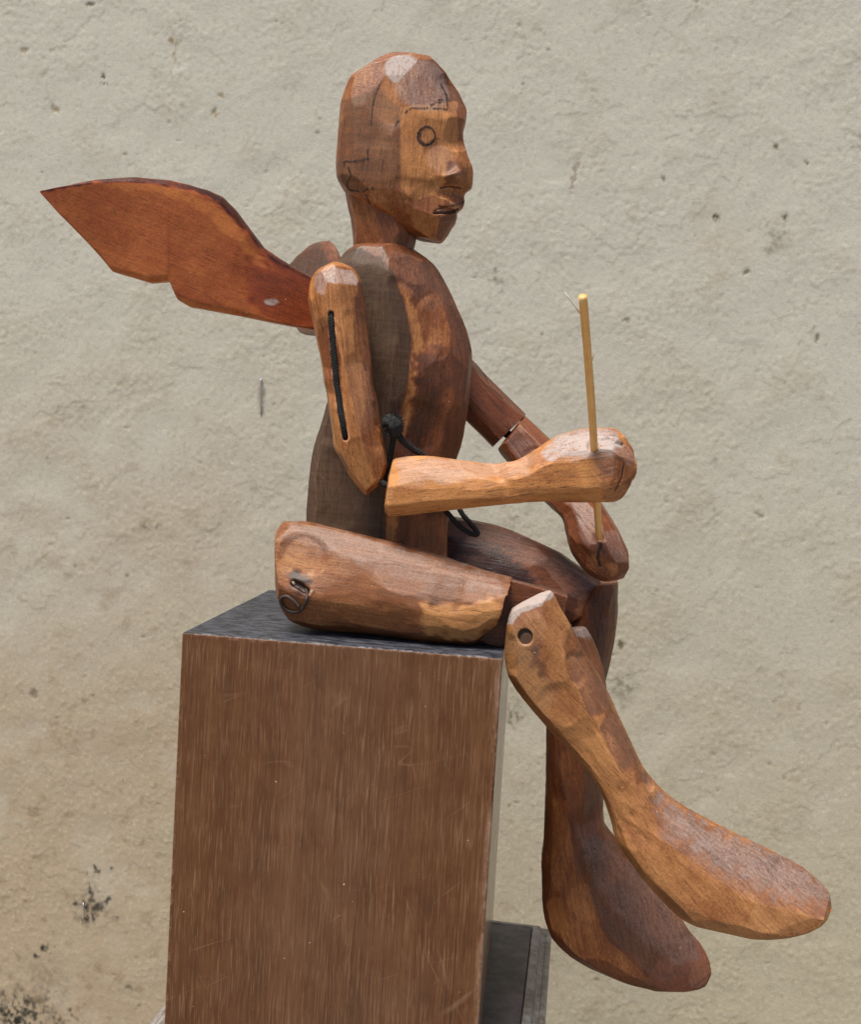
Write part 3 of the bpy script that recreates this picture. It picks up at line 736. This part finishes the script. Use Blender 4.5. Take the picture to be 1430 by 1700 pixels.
UA.area([(600, 470), (612, 540), (625, 650), (640, 740), (630, 745), (612, 640), (592, 500)], 0, -.05, 8)
ua = UA.build('upper_arm', M_wood, fig)
FP = [(-1, .35), (-1, -.15), (-.55, -.72), (-.02, -1), (.6, -.97), (1, -.5), (1, .5), (.3, 1), (-.5, 1)]
FPh = [(-1, .55), (-.97, -.06), (-.72, -.50), (-.42, -1), (.62, -1), (1, -.55), (1, .5), (.3, 1), (-.5, 1)]
YF = .050
st = [(649, 778, 641, 850, YF, .015), (655, 762, 651, 857, YF, .021), (700, 757, 700, 853, YF, .022), (760, 763, 760, 846, YF, .021), (820, 769, 820, 839, YF, .019), (850, 766, 850, 836, YF, .019), (878, 753, 880, 834, YF, .020), (905, 735, 908, 833, YF, .022),
      (935, 719, 938, 834, YF, .024), (970, 711, 970, 834, YF, .025), (1018, 710, 1014, 834, YF, .025), (1038, 724, 1030, 829, YF, .023), (1052, 745, 1043, 812, YF, .019), (1054, 762, 1050, 797, YF, .012)]
FA = Part(st, [FP, FP, FP, FPh, FPh], .0009, seed=6, cap=(.0005, .003), uneven=.00025, tone=.52, soft=1)
for x, y, h, r, t, w in [(648, 815, .0006, 26, .35, .1), (960, 735, .0014, 36, .0, .55), (1010, 735, .0014, 22, -.1, .75), (1030, 800, .0032, 20, .3, 0), (1044, 755, .0030, 16, .0, .3), (1020, 760, .001, 14, .1, .2), (930, 800, .0006, 40, .4, 0), (1035, 815, .003, 16, .25, 0), (1046, 785, .002, 12, .1, 0)]:
    FA.cut(x, y, h, r, t, worn=w)
FA.upd(); FA.facet(0.013, seed=84); FA.whittle(8, .0005, 14, 51, .12)
FA.area([(660, 760), (760, 762), (850, 768), (890, 750), (880, 790), (760, 800), (662, 806)], 1, .42, 9)
FA.area([(900, 752), (925, 724), (970, 716), (1010, 714), (1035, 738), (1015, 752), (960, 760), (905, 766)], 1, 1.35, 8)
FA.area([(955, 738), (1000, 725), (1030, 740), (1000, 752), (965, 752)], 1, 1.9, 7)
FA.groove([(1000, 731), (1012, 728), (1022, 736), (1034, 738)], 2.5, .0012, .6)
FA.groove([(1037, 770), (1033, 795), (1022, 815)], 1.5, .0008, .5)
FA.groove([(985, 739), (986, 740)], 11, .004, .9, (0, .3, -1), .4)
fa = FA.build('forearm', M_wood, fig)

# ---- far arm
st = [(735, 548, 680, 605, .172, .020), (787, 600, 731, 656, .176, .021), (830, 643, 775, 700, .180, .021), (875, 688, 820, 744, .184, .021)]
FU = Part(st, [[(-1, .3), (-.8, -.6), (-.2, -1), (.5, -.95), (.95, -.45), (1, .4), (.4, 1), (-.5, 1)]], .001, seed=8, tone=-.12, soft=1, uneven=.0003)
FU.facet(.014, seed=3); FU.cut(840, 725, .0014, 18, .15); FU.cut(800, 660, .001, 26, -.15); FU.cut(830, 650, .001, 20, -.05); FU.upd()
FU.groove([(805, 622), (812, 640), (835, 662)], 1.2, .0007, .6)
FU.build('upper_arm', M_dk, fig)
st = [(872, 690, 826, 748, .180, .018), (915, 730, 858, 785, .170, .019), (952, 770, 885, 815, .160, .019), (985, 815, 912, 842, .150, .019), (1006, 845, 934, 862, .142, .021), (1022, 872, 940, 888, .136, .023), (1036, 898, 946, 912, .132, .024),
      (1045, 922, 962, 938, .130, .023), (1046, 940, 978, 954, .129, .020), (1038, 957, 996, 963, .129, .013)]
FF = Part(st, [[(-1, .4), (-.9, -.4), (-.4, -1), (.35, -1), (.8, -.7), (1, -.1), (.7, .8), (-.4, 1)]], .0009, seed=9, cap=(.0005, .002), tone=-.05, soft=1, uneven=.0003)
for x, y, h, r, t, w in [(985, 870, .0014, 26, -.1, .22), (1018, 905, .0012, 20, .0, .25), (1005, 945, .0016, 16, .0, 0), (960, 915, .0014, 20, -.25, 0), (1030, 945, .001, 12, -.1, 0), (955, 880, .001, 16, -.1, 0), (870, 740, .001, 20, -.2, .15)]:
    FF.cut(x, y, h, r, t, worn=w)
FF.upd(); FF.facet(0.011, seed=84); FF.whittle(8, .0008, 10, 61, .1)
FF.area([(1008, 938), (1025, 935), (1030, 948), (1015, 955)], 0, .6, 5)
FF.groove([(998, 905), (992, 925), (996, 940)], 3., .001, .7)
FF.bump(996, 893, 7, -.004)
ff = FF.build('forearm', M_dk, fig)

# ---- near leg
YL = .052
st = [(459, 905, 464, 985, YL, .017), (461, 880, 474, 1015, YL, .025), (472, 864, 487, 1033, YL, .029), (500, 864, 508, 1041, YL, .030), (545, 873, 545, 1047, YL, .031), (620, 890, 620, 1055, YL, .031), (700, 912, 695, 1064, YL, .031), (755, 929, 748, 1069, YL, .031),
      (795, 942, 780, 1070, YL, .031), (826, 951, 810, 1050, YL, .030), (856, 960, 836, 1030, YL, .029)]
thp = [(-1, .25), (-.95, -.2), (-.62, -.66), (-.05, -.97), (.45, -1), (.82, -.72), (1, -.25), (1, .4), (.5, .95), (-.5, .95)]
TH = Part(st, [thp], .0011, seed=10, cap=(.002, .0), uneven=.0005, tone=-.08, soft=2)
for x, y, h, r, t, w in [(475, 900, .0016, 26, .0, .1), (560, 905, .0012, 34, -.1, .18), (680, 950, .001, 40, -.1, .18), (790, 1035, .0014, 28, .4, 0), (700, 1030, .001, 34, .2, 0), (520, 1020, .0014, 34, .1, 0), (475, 1000, .0014, 22, .0, 0), (600, 1020, .001, 36, .15, 0), (530, 930, .001, 26, .1, .05)]:
    TH.cut(x, y, h, r, t, worn=w)
TH.upd(); TH.facet(0.019, seed=98); TH.whittle(14, .0008, 16, 71, .16)
TH.area([(700, 1000), (760, 1005), (830, 990), (826, 1035), (785, 1068), (700, 1050)], 0, .5, 12)
TH.area([(480, 868), (560, 880), (700, 918), (840, 962), (835, 985), (700, 965), (600, 935), (480, 900)], 1, .38, 14)  # dusty lilac sky sheen painted along the top of the thigh
TH.area([(480, 950), (500, 945), (512, 965), (500, 990), (482, 978)], 0, -.9, 10)
TH.groove([(488, 968), (497, 972), (508, 980)], 6.5, .004, 1.0)
TH.groove([(486, 1035), (560, 1044), (700, 1062)], 4, .0, 0)
th = TH.build('thigh', M_tan, fig)
st = [(800, 946, 785, 1062, .060, .0125), (850, 957, 836, 1074, .060, .0125), (900, 971, 890, 1064, .060, .0125), (943, 984, 932, 1042, .060, .0125)]
sq = [(-1, -1), (1, -1), (1, 1), (-1, 1)]
TG = Part(st, [sq], .001, seed=11, tone=-.2, soft=1)
TG.cut(870, 965, .001, 10, .2, worn=.3); TG.upd()
TG.build('knee_tongue', M_dk, th)
st = [(850, 1009, 913, 979, .037, .008), (844, 1025, 921, 988, .037, .0098), (839, 1055, 931, 1008, .037, .0102), (837, 1085, 947, 1034, .038, .0115), (843, 1118, 967, 1072, .042, .016), (864, 1152, 990, 1112, .050, .024), (905, 1200, 1014, 1158, .055, .028), (940, 1238, 1035, 1205, .056, .028), (979, 1284, 1056, 1248, .056, .028),
      (997, 1315, 1074, 1283, .056, .028), (1010, 1348, 1098, 1311, .056, .030), (1021, 1388, 1135, 1338, .055, .032), (1045, 1427, 1180, 1364, .054, .034), (1081, 1472, 1232, 1389, .052, .035), (1128, 1517, 1285, 1413, .050, .035), (1190, 1538, 1330, 1438, .049, .034), (1260, 1547, 1360, 1459, .048, .031), (1325, 1538, 1380, 1483, .047, .025), (1360, 1521, 1383, 1497, .047, .015), (1375, 1510, 1382, 1503, .047, .008)]
lp = [(-1, .2), (-1, -.35), (-.72, -.9), (-.3, -1), (.42, -1), (.92, -.35), (1, .3), (.5, .95), (-.5, .95)]
lp2 = [(-1, .5), (-1, -.5), (-.8, -.85), (-.4, -1), (.2, -.95), (.78, -.42), (1, .1), (.6, .9), (-.5, 1)]
LG = Part(st, [lp, lp, lp2, lp2], .0011, seed=12, cap=(.0, .001), uneven=.0004, tone=.30, soft=1)
for x, y, h, r, t, w in [(872, 1058, .0005, 34, .22, .1), (930, 1150, .001, 36, .3, 0), (880, 1130, .0014, 24, .25, .05), (1010, 1290, .001, 34, .4, 0), (985, 1130, .001, 26, -.1, .1), (1030, 1230, .001, 22, -.05, .1), (1100, 1420, .0012, 44, .25, 0), (1180, 1400, .0012, 40, -.1, .2), (1280, 1440, .0012, 36, -.05, .25), (1180, 1500, .0014, 44, .2, 0), (1300, 1520, .0016, 36, .45, .05), (1250, 1480, .001, 36, .1, .1), (1340, 1470, .0014, 24, -.1, .15)]:
    LG.cut(x, y, h, r, t, worn=w)
LG.cut(882, 1003, .0018, 14, tilt=(-.25, 0, .75), worn=1.); LG.upd(); LG.facet(0.018, seed=90); LG.whittle(14, .0007, 16, 81, .16)
LG.area([(836, 1040), (840, 1000), (880, 966), (925, 966), (917, 992), (893, 1004), (865, 1018), (850, 1036)], 1, 1.9, 5)
LG.area([(838, 1060), (870, 1040), (900, 1100), (920, 1200), (890, 1180), (845, 1120)], 2, .45, 14); 
LG.area([(838, 1060), (870, 1040), (900, 1100), (920, 1200), (890, 1180), (845, 1120)], 0, .55, 14)
LG.area([(950, 1040), (1000, 1130), (1060, 1265), (1085, 1305), (1060, 1300), (1010, 1200), (965, 1110)], 0, -.12, 8)
LG.area([(1075, 1305), (1180, 1372), (1290, 1420), (1370, 1470), (1378, 1495), (1300, 1490), (1200, 1440), (1120, 1380)], 1, .5, 22)  # greyish sky sheen painted over the top of the foot
LG.area([(1075, 1305), (1180, 1372), (1290, 1420), (1370, 1470), (1378, 1495), (1300, 1490), (1200, 1440), (1120, 1380)], 0, -.25, 22)
LG.area([(880, 1060), (895, 1075), (905, 1120), (890, 1110)], 0, -.15, 16)
for x, y, r in [(1004, 1239, 9), (1035, 1305, 8), (950, 1125, 10), (1050, 1350, 8)]:
    LG.area(ell(x, y, r, r*.8, 0, 6.1, 12), 0, -.12, 6, add=True)
PK = LG.surf(873, 1058, 0)[0]
LG.groove([(872, 1056), (873, 1058)], 12.5, .0035, 1.0, (0, 1, 0), .15)
lg = LG.build('lower_leg', M_tan, fig)
tube('peg', [PK+np.array([.0010, .0012, -.0014]), PK+np.array([.0010, .006, -.0014])], .0050, M_plug, lg, 24)
st = [(938, 1048, 974, 1042, .083, .008), (940, 1065, 988, 1066, .083, .0105), (950, 1110, 1003, 1112, .080, .0125), (965, 1160, 1010, 1160, .074, .014), (985, 1210, 1020, 1200, .068, .014)]
KC = Part(st, [oct_], .0011, seed=13, tone=-.15, cap=(.002, 0), soft=1)
KC.area([(940, 1035), (985, 1035), (980, 1056), (940, 1060)], 1, .9, 6)
KC.build('knee_cheek', M_tan, lg)

# ---- far leg
st = [(590, 852, 580, 1002, .190, .026), (640, 848, 630, 1006, .190, .030), (720, 852, 710, 1012, .190, .030), (785, 862, 770, 1018, .190, .030), (850, 880, 832, 1026, .190, .030), (915, 907, 890, 1034, .190, .029), (965, 940, 935, 1038, .190, .026), (992, 958, 953, 1036, .190, .022), (1006, 972, 968, 1028, .190, .017)]
FT = Part(st, [thp], .0013, seed=14, cap=(.002, .001), uneven=.0004, tone=-.25, soft=1)
for x, y, h, r, t, w in [(860, 915, .0012, 34, -.2, .15), (930, 945, .0014, 34, -.2, .18), (985, 1000, .003, 24, .15, 0), (820, 890, .001, 30, -.35, .1), (950, 1010, .001, 20, -.5, 0)]:
    FT.cut(x, y, h, r, t, worn=w)  # upper facets get a little painted sky sheen
FT.upd(); FT.facet(.02, seed=5)
FT.area([(950, 1030), (965, 1000), (1000, 972), (1008, 985), (985, 1030)], 0, .25, 6)
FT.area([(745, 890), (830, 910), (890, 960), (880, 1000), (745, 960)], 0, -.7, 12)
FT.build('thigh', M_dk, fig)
st = [(990, 967, 1026, 964, .192, .020), (975, 985, 1028, 975, .192, .024), (948, 1030, 1027, 1020, .192, .026), (945, 1065, 1020, 1070, .191, .027), (938, 1110, 1012, 1110, .190, .028), (918, 1160, 1003, 1150, .188, .028), (907, 1208, 998, 1204, .186, .028), (907, 1278, 1000, 1275, .184, .028), (905, 1340, 1005, 1340, .182, .029), (903, 1385, 1011, 1376, .180, .031), (898, 1430, 1033, 1401, .178, .033), (898, 1485, 1065, 1438, .175, .035), (904, 1527, 1099, 1482, .173, .036), (922, 1556, 1127, 1519, .171, .036), (956, 1584, 1146, 1548, .170, .034), (1000, 1608, 1166, 1571, .169, .031), (1050, 1626, 1178, 1592, .168, .027), (1104, 1638, 1184, 1613, .168, .020), (1140, 1638, 1180, 1625, .168, .013), (1163, 1635, 1176, 1631, .168, .007)]
lp3 = [(-1, .5), (-1, -.45), (-.75, -.85), (-.2, -1), (.15, -.95), (.75, -.42), (1, .1), (.6, .9), (-.5, 1)]
FL = Part(st, [lp, lp, lp3, lp3], .0012, seed=15, cap=(.001, .001), uneven=.0004, tone=-.2, soft=1)
for x, y, h, r, t, w in [(950, 1280, .001, 30, .1, 0), (985, 1300, .001, 24, -.2, .05), (1000, 1440, .0012, 34, -.2, .08), (1050, 1500, .0014, 34, -.25, .08), (1110, 1560, .0012, 30, -.25, .08), (940, 1480, .0014, 40, .1, 0), (980, 1560, .0014, 40, .12, 0), (1060, 1600, .0014, 32, .15, 0), (1160, 1600, .0012, 20, -.1, .1), (925, 1390, .001, 28, .1, 0), (1000, 1080, .001, 24, -.3, .1)]:
    FL.cut(x, y, h, r, t, worn=w)
FL.upd(); FL.facet(0.019, seed=84); FL.whittle(12, .0008, 16, 91, .14)
FL.area([(960, 1390), (1010, 1395), (1080, 1465), (1150, 1555), (1165, 1590), (1120, 1600), (1050, 1540), (990, 1470)], 1, .26, 10)  # far foot's upper side: sky sheen painted into the colour
FL.area([(960, 1390), (1010, 1395), (1080, 1465), (1150, 1555), (1165, 1590), (1120, 1600), (1050, 1540), (990, 1470)], 0, -.25, 8)
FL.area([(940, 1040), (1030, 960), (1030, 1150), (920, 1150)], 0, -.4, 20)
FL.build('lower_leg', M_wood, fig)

# ---- wings
def wy(x): return .110-(545-x)*.000300*1.0
top_ = [(69, 319), (100, 310), (158, 298), (219, 292), (281, 297), (335, 310), (369, 325), (392, 348), (415, 379), (438, 410), (465, 429), (488, 443), (513, 456), (560, 478)]
bot_ = [(70, 322), (92, 348), (127, 383), (165, 423), (189, 452), (254, 471), (270, 470), (283, 467), (296, 498), (315, 509), (377, 521), (454, 536), (517, 548), (560, 555)]
tx = np.array(top_, float); bx = np.array(bot_, float)
st = []
for x, xb in [(69, 70), (80, 80), (100, 97), (128, 122), (158, 150), (182, 172), (200, 189), (225, 215), (252, 250), (282, 283), (289, 288), (297, 296), (316, 315), (345, 345), (369, 368), (392, 392), (415, 416), (438, 440), (465, 468), (488, 491), (513, 517), (556, 560)]:
    yt = np.interp(x, tx[:, 0], tx[:, 1]); yb = np.interp(xb, bx[:, 0], bx[:, 1])
    th_ = .0085 if x > 300 else .0045+.004*(x-69)/231
    st.append((x, yt, xb, max(yb, yt+2), wy(x), th_))
wp = [(-1, .3), (-.965, -.35), (-.86, -1), (-.4, -1), (.4, -1), (.93, -1), (1, -.55), (1, .8), (.9, 1), (-.9, 1)]
WG = Part(st, [wp], .0011, lin=True, fit=False, seed=16, cap=(0, 0), uneven=.00025, tone=.26, soft=1)
WG.cut(480, 470, .0012, 34, -.05); WG.upd()
WG.area([(150, 306), (220, 302), (290, 312), (350, 335), (385, 365), (420, 415), (460, 450), (430, 445), (400, 410), (370, 385), (340, 350), (270, 322), (200, 312)], 0, .62, 7)
WG.area([(69, 318), (158, 297), (219, 290), (281, 296), (335, 309), (372, 325), (394, 348), (416, 379), (440, 412), (520, 460), (520, 466), (460, 440), (424, 404), (395, 370), (360, 335), (320, 318), (250, 303), (160, 303)], 0, -.75, 4)
WG.area([(254, 462), (283, 462), (283, 471), (189, 453), (220, 455)], 0, .5, 4)
WG.area([(300, 498), (320, 504), (380, 515), (450, 530), (510, 542), (517, 549), (377, 522), (310, 509)], 0, .45, 4)
WG.area([(410, 440), (500, 450), (520, 540), (470, 530), (420, 500)], 0, -.18, 20)
WG.area(ell(452, 501, 11, 5, .3, 6.4, 16), 1, 1.3, 3)
wg = WG.build('wing', M_red, fig)
P0, N0 = WG.surf(452, 502, 0)
st = []
for (ax, ay), (bx_, by), Y in [((562, 452), (552, 553), .158), ((558, 428), (546, 556), .19), ((553, 409), (536, 558), .22), ((543, 398), (522, 558), .25), ((526, 401), (506, 555), .285), ((506, 417), (496, 530), .325), ((488, 438), (484, 500), .365), ((474, 458), (473, 470), .40)]:
    st.append((ax, ay, bx_, by, Y, .0075))
FW = Part(st, [[(-1, .2), (-.95, -.6), (-.85, -1), (.93, -1), (1, -.5), (1, .6), (.93, 1), (-.85, 1), (-.95, .6)]], .0014, vdir=(1, .25, 0), fit=False, seed=17, tone=-.35, soft=1)
FW.build('wing', M_dk, fig)

# ---- cords, knot, wire
def cord(name, pts, r, parent=fig, n=60, k=12):
    P = smooth_path([un(x, y, Y) for x, y, Y in pts], n); P = P+waves(P, 220, seed=n)[:, None]*np.array([.0004, 0, .0003])
    V, Fc = [], []
    # two twisted strands round a core read as braided cord
    v, f = tube_geo(P, r*.86, k, .05); V += v; Fc += f
    T_ = np.gradient(P, axis=0); T_ /= np.linalg.norm(T_, axis=1, keepdims=True)
    Lc = np.linalg.norm(np.diff(P, axis=0), axis=1).sum(); m = max(n, int(Lc/.0006)); Q = smooth_path(P, m)
    T_ = np.gradient(Q, axis=0); T_ /= np.linalg.norm(T_, axis=1, keepdims=True)
    a = np.cross(T_, [.2, .9, .3]); a /= np.linalg.norm(a, axis=1, keepdims=True); b = np.cross(T_, a)
    s = np.linspace(0, Lc, m)
    for sg in (-1, 1):
        for ph in range(4):
            w = sg*s/(r*3.6)*2*math.pi+ph*math.pi/2
            H_ = Q+(a*np.cos(w)[:, None]+b*np.sin(w)[:, None])*r*.82
            v, f = tube_geo(H_[::2], r*.20, 5); o = len(V); V += v; Fc += [tuple(i+o for i in ff_) for ff_ in f]
    for _ in range(int(Lc/.0005)):      # stray fibres
        i = rng.integers(2, m-2); dv = rng.normal(size=3); dv -= T_[i]*(dv @ T_[i]); dv /= np.linalg.norm(dv)
        p0 = Q[i]+dv*r*.9; p1 = p0+dv*rng.uniform(.0004, .0014)+T_[i]*rng.normal()*.0012
        v, f = tube_geo([p0, (p0+p1)/2+rng.normal(size=3)*.0002, p1], [.00016, .00013, .00006], 3); o = len(V); V += v; Fc += [tuple(j+o for j in ff_) for ff_ in f]
    o = mesh(name, V, Fc, M_cord, parent); fix_normals(o); return o
gy = [UA.surf(x, y, 0)[0][1] for x, y in [(540, 600)]][0]
yc = YA-.023+.0035
cord('cord', [(550, 512, yc+.012), (550, 522, yc+.001), (553, 565, yc-.0005), (557, 615, yc-.0005), (564, 665, yc), (572, 712, yc+.001), (577, 735, yc+.010)], .0027)
cord('cord', [(655, 712, .050), (668, 730, .052), (684, 744, .058), (702, 757, .064), (715, 775, .068)], .0030)
cord('cord', [(655, 712, .050), (652, 735, .055), (646, 770, .060), (640, 800, .058), (652, 812, .052)], .0026)
cord('cord', [(612, 806, .050), (630, 800, .046), (640, 805, .044), (655, 812, .050)], .0027)
cord('cord', [(735, 838, .075), (748, 858, .073), (766, 876, .074), (784, 887, .078), (794, 886, .083), (788, 876, .085), (774, 862, .086), (762, 845, .088)], .0024)
cord('cord', [(820, 700, .184), (845, 722, .180), (865, 735, .176), (885, 750, .174)], .0042)
kc = un(653, 706, .047)
V, Fc = [], []
for k in range(3):
    ax = rng.normal(size=3); ax /= np.linalg.norm(ax); u_ = np.cross(ax, [0, .6, .8]); u_ /= np.linalg.norm(u_); w_ = np.cross(ax, u_)
    a = np.linspace(0, 2*math.pi, 40)
    path = kc+(u_*np.cos(a)[:, None]+w_*np.sin(a)[:, None])*.0056+ax*np.sin(a*2)[:, None]*.0018
    v, f = tube_geo(path, .0042, 10, .14); o = len(V); V += v; Fc += [tuple(i+o for i in ff_) for ff_ in f]
for k in range(160):    # frayed fibres
    dvec = rng.normal(size=3); dvec /= np.linalg.norm(dvec)
    p0 = kc+dvec*.0078; p1 = p0+dvec*.0028+rng.normal(size=3)*.0012
    v, f = tube_geo([p0, (p0+p1)/2+rng.normal(size=3)*.0004, p1], [.0003, .00025, .0001], 4); o = len(V); V += v; Fc += [tuple(i+o for i in ff_) for ff_ in f]
o = mesh('cord_knot', V, Fc, M_cord, fig); fix_normals(o)
wire = [(507, 972, .006), (509, 981, 0), (509, 994, -.003), (503, 1009, -.003), (492, 1016, -.0025), (477, 1013, -.002), (467, 1002, -.002), (467, 993, -.002), (476, 990, -.002), (487, 997, -.0022), (497, 1008, -.0032)]
pts = []
for x, y, dy in wire:
    p = TH.surf(max(x, 470), y, 0)[0]; pts.append(un(x, y, min(p[1], .036)+dy))
tube('wire_hook', smooth_path(pts, 70), .0015, M_wire, th, 10, .04)
for k, (x, y) in enumerate([(487, 967), (517, 983)]):
    p, n_ = TH.surf(x, y, .0004); V = [p+rng.normal(size=3)*.0011 for _ in range(8)]
    import bmesh
    bm = bmesh.new(); [bm.verts.new(v) for v in V]; bmesh.ops.convex_hull(bm, input=bm.verts[:]); me = bpy.data.meshes.new('paint_chip'); bm.to_mesh(me); bm.free(); me.materials.append(M_chip); link('paint_chip', me, th)
adopt(fig)

# ------------------------------------------------------------------ stick, held through both hands
s_top, s_bot = un(968, 492, -.072), un(996, 893, .108)
axis = s_bot-s_top; L = np.linalg.norm(axis)
stick = empty('bamboo_stick', tuple(s_top)); stick['label'] = 'thin pale bamboo stick with a splinter, held upright in the hands'; stick['category'] = 'stick'
n = 60; V = []; Fc = []; k = 14
for i in range(n):
    t = i/(n-1)
    for j in range(k):
        a = 2*math.pi*j/k
        r = .0032*(1+.05*math.sin(a*3+1)+.02*math.sin(t*23+a*2))*(1-.12*max(0, t-.85)/.15)
        V.append((r*math.cos(a)+.0008*math.sin(t*4), r*math.sin(a), -t*L))
for i in range(n-1):
    for j in range(k): Fc.append((i*k+j, (i+1)*k+j, (i+1)*k+(j+1) % k, i*k+(j+1) % k))
c0 = len(V); V.append((0, 0, .0002)); Fc += [(c0, j, (j+1) % k) for j in range(k)]
Fc.append(tuple(range((n-1)*k, n*k)))
sh = mesh('shaft', V, Fc, M_bamboo, stick); fix_normals(sh)
q = Vector(axis).normalized().to_track_quat('-Z', 'Y'); stick.rotation_mode = 'QUATERNION'; stick.rotation_quaternion = q
bpy.context.view_layer.update()
inv = stick.matrix_world.inverted()
sp = [inv @ Vector(un(x, y, Y)) for x, y, Y in [(963, 520, -.060), (955, 508.5, -.064), (946.5, 496.7, -.067), (938, 485, -.070)]]
tube('splinter', np.array([list(v) for v in sp]), [.0006, .0006, .0006, .0003], M_flake, stick, 5)
sp = [inv @ Vector(un(x, y, Y)) for x, y, Y in [(984, 598, -.026), (986, 590, -.029), (987, 582, -.031)]]
tube('splinter', np.array([list(v) for v in sp]), [.0005, .0004, .0002], M_chip, stick, 5)

# ------------------------------------------------------------------ small things on the wall
s = (WALL_Y-CAMP[1])/F
wpt = lambda x, y, o: un(x, y, WALL_Y-o)
stp = tube('wall_staple', smooth_path([wpt(138, 1499, -.004), wpt(138, 1499, .003), wpt(138, 1502, .005), wpt(139, 1516, .005), wpt(139, 1521, .003), wpt(139, 1521, -.004)], 24), .0011, M_steel)
stp['label'] = 'small metal staple stuck in the dark mildew patch on the wall'; stp['category'] = 'staple'
nl = tube('wall_nail', smooth_path([wpt(433, 630, -.004), wpt(433, 630, .005), wpt(433, 634, .006), wpt(434, 660, .004), wpt(433, 688, .001)], 24), [.0016]*5+[.0010]*19, M_steel)
nl['label'] = 'thin bent nail in the plaster left of the figure below the wing'; nl['category'] = 'nail'
